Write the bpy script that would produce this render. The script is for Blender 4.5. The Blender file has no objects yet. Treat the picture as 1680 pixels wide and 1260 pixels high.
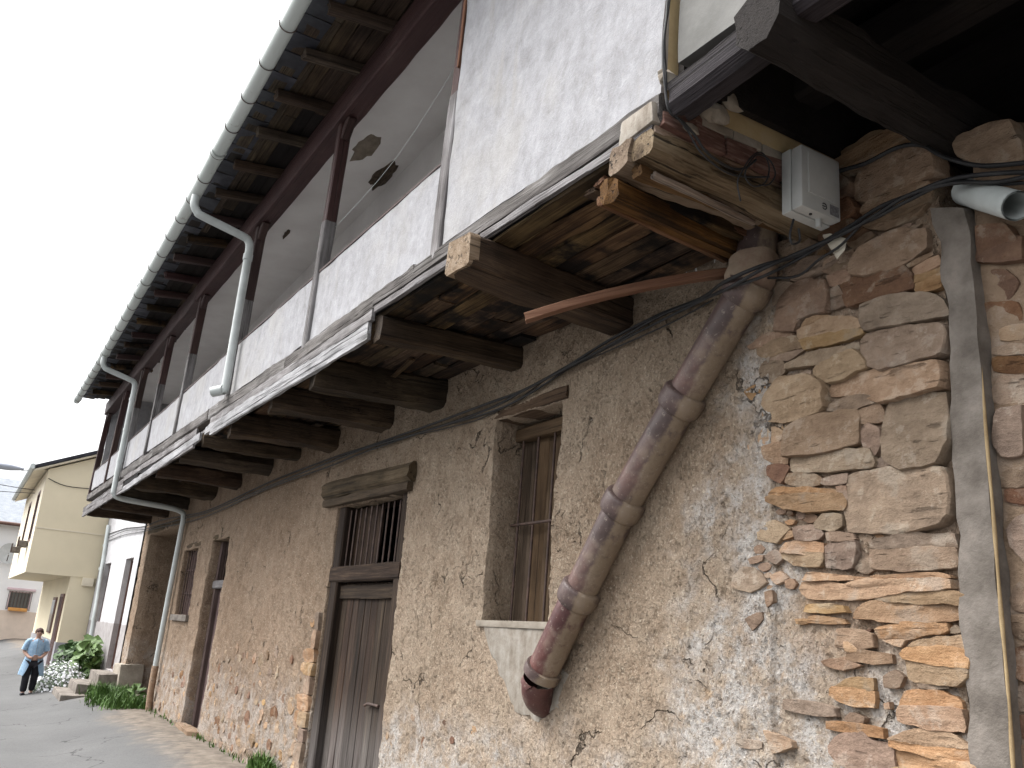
import bpy, bmesh, math, random
import numpy as np
from mathutils import Vector, Matrix, noise
random.seed(11)
SC = bpy.context.scene
COL = SC.collection
# ------------------------------------------------------------------ camera
CP = Vector((0.0, 3.54, 1.67)); F = 1479.88; CX, CY = 840.0, 630.0
RW = ((-0.51526155, 0.19932971, 0.83353056), (-0.85348388, -0.20776367, -0.47791163), (0.07791538, -0.95765439, 0.27717733))
cam_d = bpy.data.cameras.new('camera'); cam = bpy.data.objects.new('camera', cam_d); COL.objects.link(cam)
cam_d.sensor_width = 36.0; cam_d.lens = F / 1680.0 * 36.0; cam_d.clip_start = 0.05; cam_d.clip_end = 2000
cam.matrix_world = Matrix(((RW[0][0], -RW[0][1], -RW[0][2], CP.x), (RW[1][0], -RW[1][1], -RW[1][2], CP.y),
                           (RW[2][0], -RW[2][1], -RW[2][2], CP.z), (0, 0, 0, 1)))
SC.camera = cam
# ------------------------------------------------------------------ light (bright overcast)
SUN_EL, SUN_AZ = 58.0, 50.0          # azimuth measured from +X towards +Y (street side)
w = bpy.data.worlds.new('World'); SC.world = w; w.use_nodes = True
nt = w.node_tree; nt.nodes.clear()
sky = nt.nodes.new('ShaderNodeTexSky'); sky.sky_type = 'NISHITA'; sky.sun_disc = False
sky.sun_elevation = math.radians(SUN_EL); sky.sun_rotation = math.radians(90 - SUN_AZ)
sky.air_density = 1.0; sky.dust_density = 6.0; sky.ozone_density = 1.0
hs = nt.nodes.new('ShaderNodeHueSaturation'); hs.inputs['Saturation'].default_value = 0.12
bg = nt.nodes.new('ShaderNodeBackground'); bg.inputs['Strength'].default_value = 0.15
wo = nt.nodes.new('ShaderNodeOutputWorld')
nt.links.new(sky.outputs[0], hs.inputs['Color']); nt.links.new(hs.outputs[0], bg.inputs[0]); nt.links.new(bg.outputs[0], wo.inputs[0])
sl = bpy.data.lights.new('sun', 'SUN'); sl.energy = 0.9; sl.angle = math.radians(50); sl.color = (1.0, 0.97, 0.93)
so = bpy.data.objects.new('sun', sl); COL.objects.link(so)
sd = Vector((math.cos(math.radians(SUN_EL)) * math.cos(math.radians(SUN_AZ)), math.cos(math.radians(SUN_EL)) * math.sin(math.radians(SUN_AZ)), math.sin(math.radians(SUN_EL))))
so.rotation_euler = sd.to_track_quat('Z', 'Y').to_euler()
so.location = (0, 12, 20)
SC.view_settings.view_transform = 'Standard'; SC.view_settings.look = 'None'; SC.view_settings.gamma = 1.0
SC.view_settings.exposure = 1.68
SC.render.resolution_x = 1024; SC.render.resolution_y = 768

# ------------------------------------------------------------------ pixel -> place (photo pixels give a direction, the plane gives the distance)
def ray(px, py):
    c = (px - CX, py - CY, F)
    return Vector([sum(RW[i][k] * c[k] for k in range(3)) for i in range(3)])
def onY(px, py, y=0.0):
    v = ray(px, py); return CP + v * ((y - CP.y) / v.y)
def onX(px, py, x):
    v = ray(px, py); return CP + v * ((x - CP.x) / v.x)
def onZ(px, py, z):
    v = ray(px, py); return CP + v * ((z - CP.z) / v.z)
G0, GS = 1.12, 0.0118
def gy(x): return G0 + GS * x          # front plane of the gallery
def onG(px, py, off=0.0):
    v = ray(px, py); return CP + v * ((G0 + off + GS * CP.x - CP.y) / (v.y - GS * v.x))

# ------------------------------------------------------------------ helpers
WM = {}
def reg(o, parent=None, m=None):
    COL.objects.link(o)
    m = m or Matrix.Identity(4)
    WM[o] = m
    o.matrix_basis = m
    if parent is not None:
        o.parent = parent; o.matrix_parent_inverse = WM[parent].inverted()
    return o
def tag(o, label, cat, group=None):
    o['label'] = label; o['category'] = cat
    if group: o['group'] = group
    return o
def thing(name, label, cat, loc=(0, 0, 0), group=None):
    o = bpy.data.objects.new(name, None); o.empty_display_size = 0.2
    reg(o, None, Matrix.Translation(loc)); tag(o, label, cat, group)
    return o
def mesh_obj(name, verts, faces, mat, parent=None, m=None, smooth=None):
    me = bpy.data.meshes.new(name)
    me.from_pydata([tuple(v) for v in verts], [], faces); me.update()
    if mat: me.materials.append(mat)
    if smooth is not None:
        me.polygons.foreach_set('use_smooth', [True] * len(me.polygons))
        if smooth < 179: me.set_sharp_from_angle(angle=math.radians(smooth))
    return reg(bpy.data.objects.new(name, me), parent, m)
def bm_obj(name, bm, mat, parent=None, m=None, smooth=None):
    me = bpy.data.meshes.new(name)
    bmesh.ops.recalc_face_normals(bm, faces=bm.faces[:])
    bm.to_mesh(me); bm.free()
    if mat: me.materials.append(mat)
    if smooth is not None:
        me.polygons.foreach_set('use_smooth', [True] * len(me.polygons))
        if smooth < 179: me.set_sharp_from_angle(angle=math.radians(smooth))
    return reg(bpy.data.objects.new(name, me), parent, m)
def fn(x, y, z, oct=4, H=0.9):
    return noise.fractal(Vector((x, y, z)), H, 2.0, oct)
def frame(A, B, up=Vector((0, 0, 1))):
    A = Vector(A); B = Vector(B); x = (B - A).normalized()
    up = Vector(up)
    if abs(x.dot(up)) > 0.98: up = Vector((0, 1, 0))
    y = up.cross(x).normalized(); z = x.cross(y)
    return Matrix(((x.x, y.x, z.x, A.x), (x.y, y.y, z.y, A.y), (x.z, y.z, z.z, A.z), (0, 0, 0, 1))), (B - A).length
def timber(name, A, B, w, h, mat, parent, seg=None, wob=0.006, cham=0.12, seed=None, up=(0, 0, 1), bow=0.0, taper=1.0, round_=False, endrough=0.01, mid=0.0):
    """a hewn piece of wood: long axis A->B, width w (sideways), height h"""
    m, L = frame(A, B, up)
    seed = random.random() * 100 if seed is None else seed
    seg = seg or max(3, min(40, int(L / 0.12)))
    if round_:
        prof = [(0.5 * math.cos(a), 0.5 * math.sin(a)) for a in [2 * math.pi * i / 12 for i in range(12)]]
    else:
        c = cham * min(w, h); a, b = c / w, c / h
        prof = [(.5, -.5 + b), (.5, 0), (.5, .5 - b), (.5 - a, .5), (0, .5), (-.5 + a, .5), (-.5, .5 - b), (-.5, 0), (-.5, -.5 + b), (-.5 + a, -.5), (0, -.5), (.5 - a, -.5)]
    V = []; Fc = []; n = len(prof)
    for i in range(seg + 1):
        t = i / seg; k = 1 + (taper - 1) * t
        bx = bow * 4 * t * (1 - t)
        ox = wob * 1.0 * noise.noise(Vector((t * L * 0.9, seed, 3))); oz = wob * 1.0 * noise.noise(Vector((t * L * 0.9, seed, 9)))
        for j, (py, pz) in enumerate(prof):
            d = 1 + (wob / min(w, h)) * (1.4 * noise.noise(Vector((t * L * 2.2, seed + py * 2.5, pz * 2.5))) + .9 * noise.noise(Vector((t * L * 8, seed + py * 6, pz * 6))))
            ex = 0
            if i in (0, seg): ex = endrough * noise.noise(Vector((py * 4 + seed, pz * 4, i)))
            V.append((t * L + ex, py * w * k * d + ox, pz * h * k * d + oz + bx))
    for i in range(seg):
        for j in range(n):
            a = i * n + j; b = i * n + (j + 1) % n
            Fc.append((a, b, b + n, a + n))
    V.append((0, 0, V[4][2] - h * .5 if not round_ else 0)); Fc += [(len(V) - 1, (j + 1) % n, j) for j in range(n)]
    V.append((L, 0, 0 if round_ else V[seg * n + 4][2] - h * .5 * taper)); Fc += [(len(V) - 1, seg * n + j, seg * n + (j + 1) % n) for j in range(n)]
    return mesh_obj(name, V, Fc, mat, parent, m, smooth=27)
def box(name, lo, hi, mat, parent=None, bev=0.0, jit=0.0, m=None):
    bm = bmesh.new(); bmesh.ops.create_cube(bm, size=1)
    lo = Vector(lo); hi = Vector(hi)
    for v in bm.verts:
        v.co = Vector([lo[i] + (v.co[i] + .5) * (hi[i] - lo[i]) for i in range(3)])
        if jit: v.co += Vector([random.uniform(-jit, jit) for _ in range(3)])
    if bev > 0: bmesh.ops.bevel(bm, geom=bm.edges[:], offset=bev, segments=2, affect='EDGES', profile=.6)
    return bm_obj(name, bm, mat, parent, m, smooth=35 if bev else None)
def tube_mesh(pts, r, n=8, closed_ends=True, radii=None):
    pts = [Vector(p) for p in pts]; V = []; Fc = []
    prev = None
    for i, p in enumerate(pts):
        d = (pts[min(i + 1, len(pts) - 1)] - pts[max(i - 1, 0)]).normalized()
        if prev is None:
            up = Vector((0, 0, 1)) if abs(d.z) < .9 else Vector((0, 1, 0))
            a = d.cross(up).normalized()
        else:
            a = (prev - d * prev.dot(d)).normalized()
        prev = a; b = d.cross(a)
        rr = radii[i] if radii else r
        for j in range(n):
            t = 2 * math.pi * j / n
            V.append(p + (a * math.cos(t) + b * math.sin(t)) * rr)
    for i in range(len(pts) - 1):
        for j in range(n):
            x = i * n + j; y = i * n + (j + 1) % n
            Fc.append((x, y, y + n, x + n))
    if closed_ends:
        Fc.append(tuple(range(n - 1, -1, -1))); Fc.append(tuple(range((len(pts) - 1) * n, len(pts) * n)))
    return V, Fc
def smooth_path(pts, k=6):
    pts = [Vector(p) for p in pts]; out = []
    for i in range(len(pts) - 1):
        p0 = pts[max(i - 1, 0)]; p1 = pts[i]; p2 = pts[i + 1]; p3 = pts[min(i + 2, len(pts) - 1)]
        for s in range(k):
            t = s / k
            out.append(0.5 * ((2 * p1) + (p2 - p0) * t + (2 * p0 - 5 * p1 + 4 * p2 - p3) * t * t + (3 * p1 - p0 - 3 * p2 + p3) * t ** 3))
    out.append(pts[-1]); return out
def tube(name, pts, r, mat, parent=None, n=8, k=5, radii=None):
    p = smooth_path(pts, k) if k > 1 else pts
    V, Fc = tube_mesh(p, r, n, radii=radii)
    return mesh_obj(name, V, Fc, mat, parent, smooth=60)

# ------------------------------------------------------------------ materials
class NB:
    def __init__(s, name):
        s.m = bpy.data.materials.new(name); s.m.use_nodes = True; s.t = s.m.node_tree; s.t.nodes.clear()
        s.out = s.n('ShaderNodeOutputMaterial'); s.b = s.n('ShaderNodeBsdfPrincipled'); s.l(s.b.outputs[0], s.out.inputs[0])
        s.tc = s.n('ShaderNodeTexCoord')
    def n(s, t, **k):
        x = s.t.nodes.new(t)
        for a, v in k.items(): setattr(x, a, v)
        return x
    def l(s, a, b): s.t.links.new(a, b)
    def coord(s, scale=(1, 1, 1), rnd=False, src='Object'):
        mp = s.n('ShaderNodeMapping'); mp.inputs['Scale'].default_value = scale
        s.l(s.tc.outputs[src], mp.inputs[0])
        if rnd:
            oi = s.n('ShaderNodeObjectInfo'); cb = s.n('ShaderNodeVectorMath', operation='SCALE'); cb.inputs[0].default_value = (37, 61, 17)
            s.l(oi.outputs['Random'], cb.inputs['Scale']); s.l(cb.outputs[0], mp.inputs['Location'])
        return mp.outputs[0]
    def noise(s, vec, scale, detail=6, rough=.6, dist=0.0):
        x = s.n('ShaderNodeTexNoise'); x.inputs['Scale'].default_value = scale; x.inputs['Detail'].default_value = detail
        x.inputs['Roughness'].default_value = rough; x.inputs['Distortion'].default_value = dist
        s.l(vec, x.inputs['Vector']); return x.outputs['Fac']
    def vor(s, vec, scale, feature='F1', out='Distance', rnd=1.0):
        x = s.n('ShaderNodeTexVoronoi', feature=feature); x.inputs['Scale'].default_value = scale; x.inputs['Randomness'].default_value = rnd
        s.l(vec, x.inputs['Vector']); return x.outputs[out]
    def ramp(s, fac, stops, interp='LINEAR'):
        x = s.n('ShaderNodeValToRGB'); x.color_ramp.interpolation = interp
        while len(x.color_ramp.elements) < len(stops): x.color_ramp.elements.new(0.5)
        for e, (p, c) in zip(x.color_ramp.elements, stops):
            e.position = p; e.color = (*c, 1) if isinstance(c, tuple) else (c, c, c, 1)
        s.l(fac, x.inputs[0]); return x.outputs[0]
    def math(s, op, a, b=None, c=None):
        x = s.n('ShaderNodeMath', operation=op)
        for i, v in enumerate((a, b, c)):
            if v is None: continue
            if isinstance(v, (int, float)): x.inputs[i].default_value = v
            else: s.l(v, x.inputs[i])
        return x.outputs[0]
    def mix(s, f, a, b, mode='MIX'):
        x = s.n('ShaderNodeMix', data_type='RGBA', blend_type=mode)
        for i, v in ((0, f), (6, a), (7, b)):
            if isinstance(v, (int, float)): x.inputs[i].default_value = v
            elif isinstance(v, tuple): x.inputs[i].default_value = (*v, 1)
            else: s.l(v, x.inputs[i])
        return x.outputs[2]
    def range(s, v, a, b, c=0.0, d=1.0):
        x = s.n('ShaderNodeMapRange'); x.interpolation_type = 'SMOOTHSTEP'
        for i, q in enumerate((a, b, c, d)): x.inputs[i + 1].default_value = q
        s.l(v, x.inputs[0]); return x.outputs[0]
    def sep(s, vec):
        x = s.n('ShaderNodeSeparateXYZ'); s.l(vec, x.inputs[0]); return x.outputs
    def rand_tint(s, col, dv=.25, dh=.02, ds=.2):
        oi = s.n('ShaderNodeObjectInfo'); h = s.n('ShaderNodeHueSaturation')
        wn = s.n('ShaderNodeTexWhiteNoise', noise_dimensions='1D'); s.l(oi.outputs['Random'], wn.inputs['W'])
        sp = s.n('ShaderNodeSeparateColor'); s.l(wn.outputs['Color'], sp.inputs[0])
        for out, inp, c, d in ((0, 'Hue', .5, dh), (1, 'Saturation', 1, ds), (2, 'Value', 1, dv)):
            s.l(s.math('MULTIPLY_ADD', sp.outputs[out], 2 * d, c - d), h.inputs[inp])
        s.l(col, h.inputs['Color']); return h.outputs[0]
    def done(s, col, rough=.9, height=None, strength=.5, dist=.01, spec=.3, metal=0.0):
        if isinstance(col, tuple): s.b.inputs['Base Color'].default_value = (*col, 1)
        else: s.l(col, s.b.inputs['Base Color'])
        if isinstance(rough, (int, float)): s.b.inputs['Roughness'].default_value = rough
        else: s.l(rough, s.b.inputs['Roughness'])
        s.b.inputs['Specular IOR Level'].default_value = spec; s.b.inputs['Metallic'].default_value = metal
        if height is not None:
            bp = s.n('ShaderNodeBump'); bp.inputs['Strength'].default_value = strength; bp.inputs['Distance'].default_value = dist
            s.l(height, bp.inputs['Height']); s.l(bp.outputs[0], s.b.inputs['Normal'])
        return s.m
def wood(name, stops, gscale=9, dv=.2, dh=.012, ds=.15, stain=None, rough=.88, strength=1.0, crack=.6):
    """grain runs along the piece's own X axis"""
    b = NB(name); v = b.coord((.55, 6, 6), rnd=True); v2 = b.coord((.25, 14, 14), rnd=True); v3 = b.coord((1, 1, 1), rnd=True)
    g = b.noise(v, gscale * .35, 8, .65, .35); fine = b.noise(v2, gscale, 5, .6); big = b.noise(v3, 1.8, 4, .55)
    f = b.math('MULTIPLY_ADD', fine, .35, b.math('MULTIPLY_ADD', big, .45, b.math('MULTIPLY', g, .35)))
    col = b.ramp(f, stops)
    cr = b.range(b.noise(b.coord((.16, 16, 16), rnd=True), 2.4, 3, .5), .60, .68)
    col = b.mix(b.math('MULTIPLY', cr, crack), col, (.012, .009, .007))
    if stain: col = b.mix(b.range(b.noise(v3, 2.6, 5, .6), stain[1], stain[1] + .15), col, stain[0])
    col = b.rand_tint(col, dv, dh, ds)
    h = b.math('SUBTRACT', b.math('MULTIPLY_ADD', fine, .6, g), b.math('MULTIPLY', cr, .8))
    return b.done(col, rough, h, strength, .011, .2)
def plain(name, stops, scale=4, rough=.8, strength=.25, dist=.004, dv=.0, spec=.3, metal=0.0, bscale=None, rnd=False, vec=(1, 1, 1)):
    b = NB(name); v = b.coord(vec, rnd=rnd); f = b.noise(v, scale, 7, .62)
    col = b.ramp(f, stops)
    if dv: col = b.rand_tint(col, dv, .015, .15)
    h = b.noise(v, bscale or scale * 8, 5, .65)
    return b.done(col, rough, h, strength, dist, spec, metal)

def make_wall_mat():
    b = NB('mud_render'); v = b.coord(); X, Y, Z = b.sep(v)
    n1 = b.noise(v, 1.1, 5, .6); n2 = b.noise(v, 5.5, 7, .65); n3 = b.noise(v, 38, 5, .7); n4 = b.noise(v, 2.6, 6, .62)
    mud = b.ramp(n2, [(.25, (.235, .175, .124)), (.45, (.325, .25, .184)), (.6, (.385, .306, .23)), (.8, (.455, .372, .288))])
    mud = b.mix(b.math('MULTIPLY', b.range(n1, .42, .62), .35), mud, (.27, .215, .16))
    straw = b.noise(b.coord((60, 60, 14)), 1.0, 3, .5)
    mud = b.mix(b.math('MULTIPLY', b.range(straw, .60, .72), .45), mud, (.52, .45, .34))
    mud = b.mix(b.range(X, 7.5, 12.0), mud, b.mix(1.0, mud, (.80, .745, .715), 'MULTIPLY'))  # weaker light of the far stretch put into the mud colour, slightly browner too
    lg = b.noise(v, .55, 4, .6); mud = b.mix(b.range(lg, .35, .6), b.mix(1.0, mud, (.80, .775, .75), 'MULTIPLY'), mud)
    run = b.range(b.noise(b.coord((2.2, 2.2, .35)), 1.2, 5, .6), .56, .70); mud = b.mix(b.math('MULTIPLY', run, .35), mud, (.22, .17, .122))
    lime = b.ramp(n3, [(.3, (.30, .275, .25)), (.5, (.43, .41, .39)), (.75, (.54, .525, .51))])
    # lime wash and old mortar: the foot of the wall and round the bare stonework
    foot = b.range(b.math('MULTIPLY_ADD', n4, 1.5, Z), 2.05, 1.35)
    ston = b.range(b.math('MULTIPLY_ADD', b.math('SUBTRACT', n4, .5), 2.3, b.math('MULTIPLY_ADD', Z, .28, X)), 4.75, 4.1)
    lz = b.math('MAXIMUM', foot, ston)
    patch = b.range(b.noise(v, 4.2, 9, .72), .40, .58)
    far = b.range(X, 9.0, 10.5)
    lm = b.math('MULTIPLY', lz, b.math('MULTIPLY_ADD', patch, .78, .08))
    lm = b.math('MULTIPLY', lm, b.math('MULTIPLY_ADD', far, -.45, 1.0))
    col = b.mix(lm, mud, lime)
    ora = b.range(b.noise(b.coord((1.4, 1.4, 2.4)), 3.1, 6, .6), .60, .65)
    col = b.mix(b.math('MULTIPLY', b.math('MULTIPLY', ora, lz), .5), col, (.40, .265, .15))
    # earthy joints in the stonework
    cr_w = b.n('ShaderNodeVectorMath', operation='MULTIPLY_ADD')
    nz = b.n('ShaderNodeTexNoise'); nz.inputs['Scale'].default_value = 2.2; nz.inputs['Detail'].default_value = 5; b.l(v, nz.inputs['Vector'])
    b.l(nz.outputs['Color'], cr_w.inputs[0]); cr_w.inputs[1].default_value = (.9, .9, .9); b.l(v, cr_w.inputs[2])
    ed = b.vor(cr_w.outputs[0], 1.15, 'DISTANCE_TO_EDGE')
    crack = b.math('MULTIPLY', b.range(ed, .011, .002), b.range(b.noise(v, 1.7, 4, .6), .50, .58))
    col = b.mix(b.math('MULTIPLY', crack, .8), col, (.045, .035, .027))
    jo = b.math('MULTIPLY', b.range(b.math('MULTIPLY_ADD', n4, .7, X), 3.75, 3.45), b.range(Z, 1.5, 1.9))
    jc = b.ramp(n2, [(.3, (.20, .135, .09)), (.5, (.29, .205, .14)), (.7, (.38, .29, .21))])
    col = b.mix(b.math('MULTIPLY', jo, .85), col, jc)
    sp = b.range(b.noise(v, 46, 4, .65), .55, .66)
    col = b.mix(b.math('MULTIPLY', sp, .7), col, (.13, .10, .072))
    v9 = b.n('ShaderNodeVectorMath', operation='ADD'); b.l(v, v9.inputs[0]); v9.inputs[1].default_value = (7.7, 3.1, 5.5)
    sp2 = b.range(b.noise(v9.outputs[0], 58, 3, .6), .57, .66)
    col = b.mix(b.math('MULTIPLY', sp2, .45), col, (.56, .485, .39))
    sp3 = b.range(b.noise(v9.outputs[0], 17, 6, .68), .60, .70)
    col = b.mix(b.math('MULTIPLY', sp3, .45), col, (.17, .13, .095))
    pit = b.range(b.vor(v, 30, 'F1'), .05, .32)
    pits = b.range(b.noise(b.coord((1, 1, .8)), 42, 4, .65), .36, .46)
    rg = b.range(b.noise(v, 3.3, 4, .55), .38, .62, .25, 1.0)
    h = b.math('MULTIPLY_ADD', b.math('MULTIPLY', pits, rg), .55, b.math('MULTIPLY_ADD', n3, .9, b.math('MULTIPLY_ADD', n2, 1.1, b.math('MULTIPLY', pit, .2))))
    h = b.math('MULTIPLY_ADD', b.noise(v, 13, 8, .72), 1.3, h)
    h = b.math('SUBTRACT', h, b.math('MULTIPLY', crack, 2.0))
    return b.done(col, .95, h, 1.0, .019, .12)
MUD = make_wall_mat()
def make_stone(name, cols, lay=7.0, dv=.2):
    b = NB(name); v = b.coord((1, 1, lay * .45), rnd=True); v1 = b.coord((1, 1, 1), rnd=True)
    s = b.noise(v, 3.2, 9, .66, .25); n = b.noise(v1, 4.5, 7, .62); f = b.noise(v1, 60, 5, .7); m = b.noise(v1, 16, 7, .68)
    col = b.ramp(b.math('MULTIPLY_ADD', s, .40, b.math('MULTIPLY_ADD', m, .32, b.math('MULTIPLY', n, .30))), cols)
    col = b.mix(b.math('MULTIPLY', b.range(n, .54, .66), .55), col, tuple(q * 1.05 for q in (.30, .25, .20)))
    col = b.mix(b.math('MULTIPLY', b.range(b.noise(v1, 8, 8, .7), .55, .62), .35), col, (.42, .36, .29))
    dk = b.range(b.noise(b.coord((1, 1, lay), rnd=True), 5, 5, .6), .62, .70)
    col = b.mix(b.math('MULTIPLY', dk, .45), col, tuple(q * .6 for q in cols[0][1]))
    col = b.rand_tint(col, dv, .008, .15)
    h = b.math('MULTIPLY_ADD', s, 1.1, b.math('MULTIPLY_ADD', m, .9, b.math('MULTIPLY_ADD', f, .4, b.math('MULTIPLY', dk, -.5))))
    return b.done(col, .92, h, 1.0, .022, .15)
CEMENT_N = plain('grey_render', [(.3, (.11, .108, .10)), (.5, (.15, .148, .14)), (.72, (.195, .192, .182))], 3, .93, .5, .006, bscale=22)
STONE = make_stone('schist', [(.3, (.09, .06, .043)), (.44, (.20, .14, .10)), (.56, (.29, .205, .145)), (.72, (.40, .30, .215))])
STONE_G = make_stone('schist_grey', [(.3, (.11, .076, .053)), (.45, (.235, .168, .115)), (.58, (.33, .245, .172)), (.75, (.43, .335, .245))])
STONE_O = make_stone('schist_ochre', [(.3, (.13, .075, .045)), (.42, (.28, .175, .10)), (.55, (.38, .255, .155)), (.72, (.49, .36, .24))], 11)
STONE_D = make_stone('schist_red', [(.3, (.075, .042, .03)), (.45, (.15, .085, .055)), (.6, (.22, .13, .08)), (.78, (.28, .18, .12))])
CEMENT = plain('cement', [(.3, (.085, .072, .062)), (.45, (.135, .117, .10)), (.58, (.18, .158, .138)), (.74, (.25, .215, .185))], 5.5, .94, 1.0, .012, bscale=17)
CEMENT_P = plain('cement_pale', [(.3, (.20, .17, .135)), (.5, (.285, .25, .205)), (.72, (.37, .33, .28))], 4.5, .92, .8, .008, bscale=24)
def make_plaster():
    b = NB('whitewash'); v = b.coord(); st = b.noise(b.coord((3.2, 3.2, 2.0)), 2.2, 8, .7, .4); n = b.noise(v, 11, 8, .7); f = b.noise(v, 55, 5, .7)
    big = b.noise(v, 1.3, 4, .6)
    col = b.ramp(b.math('MULTIPLY_ADD', st, .6, b.math('MULTIPLY', n, .4)), [(.3, (.20, .196, .20)), (.45, (.285, .283, .294)), (.6, (.36, .36, .378)), (.78, (.43, .43, .448))])
    col = b.mix(b.math('MULTIPLY', b.range(big, .45, .68), .4), col, (.34, .325, .30))
    sp = b.range(b.noise(v, 34, 5, .68), .56, .68); col = b.mix(b.math('MULTIPLY', sp, .4), col, (.30, .29, .28))
    rn = b.range(b.noise(b.coord((5, 5, .5)), 1.6, 5, .6), .60, .72); col = b.mix(b.math('MULTIPLY', rn, .3), col, (.33, .31, .28))
    tr = b.noise(b.coord((26, 26, 9)), 1.0, 6, .65, .8)
    h = b.math('MULTIPLY_ADD', f, .6, b.math('MULTIPLY_ADD', n, .5, b.math('MULTIPLY', tr, 1.2)))
    return b.done(col, .9, h, .7, .010, .2)
WHITE = make_plaster()
CEIL = plain('ceiling_plaster', [(.3, (.68, .655, .64)), (.55, (.76, .74, .725)), (.75, (.80, .785, .77))], 1.6, .95, .3, .006, bscale=12)
LATH = plain('bare_lath', [(.3, (.035, .025, .02)), (.55, (.12, .09, .065)), (.75, (.2, .16, .12))], 9, .95, 1, .02, vec=(1, 5, 1))
W_GREY = wood('weathered_grey_wood', [(.34, (.025, .022, .021)), (.48, (.085, .078, .077)), (.6, (.18, .17, .17)), (.76, (.33, .325, .33))], dv=.15, ds=.1, crack=.7)
W_SILL = wood('dark_weathered_wood', [(.34, (.018, .015, .014)), (.48, (.055, .048, .046)), (.6, (.115, .105, .10)), (.76, (.24, .23, .23))], dv=.15, ds=.1, crack=.7)
W_PALE = wood('bleached_white_wood', [(.36, (.045, .042, .04)), (.47, (.15, .147, .148)), (.58, (.28, .278, .285)), (.76, (.43, .43, .445))], dv=.08, ds=.1, crack=.45)
W_DARK = wood('dark_beam_wood', [(.34, (.008, .006, .005)), (.48, (.024, .017, .012)), (.6, (.055, .038, .026)), (.78, (.13, .095, .06))], dv=.25)
W_BOARD = wood('stained_board_wood', [(.36, (.008, .006, .005)), (.47, (.022, .014, .009)), (.58, (.065, .040, .022)), (.76, (.20, .135, .075))], dv=.35, stain=((.010, .008, .007), .46))
W_ORANGE = wood('orange_beam_wood', [(.36, (.011, .006, .003)), (.47, (.042, .019, .008)), (.58, (.115, .052, .02)), (.76, (.21, .115, .055))], dv=.12)
W_BEAM = wood('rotten_beam_wood', [(.36, (.018, .011, .007)), (.46, (.07, .046, .03)), (.56, (.16, .115, .08)), (.72, (.27, .21, .155))], gscale=7, dv=.12, crack=.85, stain=((.035, .02, .012), .56))
W_RED = wood('red_lath_wood', [(.34, (.06, .022, .011)), (.5, (.14, .052, .028)), (.64, (.20, .085, .048)), (.8, (.27, .135, .085))], dv=.08, crack=.2)
W_END = wood('sawn_end_wood', [(.34, (.035, .022, .014)), (.47, (.12, .082, .055)), (.58, (.23, .175, .13)), (.76, (.38, .33, .28))], dv=.15)
W_MAROON = wood('maroon_paint', [(.3, (.022, .013, .012)), (.5, (.042, .022, .021)), (.65, (.06, .034, .031)), (.85, (.13, .10, .09))], dv=.1, crack=.3, rough=.6)
W_LINTEL = wood('lintel_wood', [(.34, (.018, .012, .008)), (.48, (.052, .035, .022)), (.6, (.098, .067, .042)), (.78, (.18, .13, .088))], dv=.15)
def make_doorwood():
    b = NB('door_wood'); v = b.coord((.5, 7, 7), rnd=True); v2 = b.coord((.22, 16, 16), rnd=True)
    g = b.noise(v, 3, 8, .65, .4); fine = b.noise(v2, 9, 5, .6)
    gm = b.n('ShaderNodeNewGeometry'); X, Y, Z = b.sep(gm.outputs['Position'])
    f = b.math('MULTIPLY_ADD', fine, .4, b.math('MULTIPLY', g, .6))
    dark = b.ramp(f, [(.35, (.009, .006, .004)), (.5, (.030, .019, .013)), (.62, (.068, .045, .03)), (.78, (.14, .098, .064))])
    pale = b.ramp(f, [(.35, (.03, .024, .021)), (.5, (.095, .082, .075)), (.65, (.18, .165, .155)), (.8, (.27, .25, .24))])
    col = b.mix(b.range(b.math('MULTIPLY_ADD', g, 1.1, Z), 1.75, 1.0), dark, pale)   # bleached by splash and weather at the foot
    col = b.rand_tint(col, .3, .01, .1)
    return b.done(col, .85, b.math('ADD', g, fine), .8, .008, .2)
W_DOOR = make_doorwood()
W_DOOR2 = wood('purple_brown_door', [(.34, (.03, .018, .018)), (.5, (.075, .048, .045)), (.65, (.11, .075, .07)), (.8, (.16, .12, .11))], dv=.1)
IRON = plain('rusty_iron', [(.3, (.03, .02, .017)), (.55, (.075, .045, .035)), (.75, (.13, .08, .06))], 14, .7, .5, .003, spec=.4)
PVC = plain('grey_plastic_pipe', [(.3, (.38, .41, .40)), (.55, (.50, .535, .53)), (.8, (.57, .60, .60))], 2.5, .45, .1, .002, spec=.45)
def make_gutter_mat():
    b = NB('gutter_plastic'); v = b.coord(); n = b.noise(b.coord((1, 1, 1)), 5.5, 8, .7); big = b.noise(v, .8, 3, .5)
    col = b.ramp(big, [(.3, (.42, .46, .44)), (.7, (.55, .585, .57))])
    col = b.mix(b.math('MULTIPLY', b.range(n, .60, .70), .7), col, (.15, .13, .09))
    return b.done(col, .5, n, .15, .003, .45)
GUT = make_gutter_mat()
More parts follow.
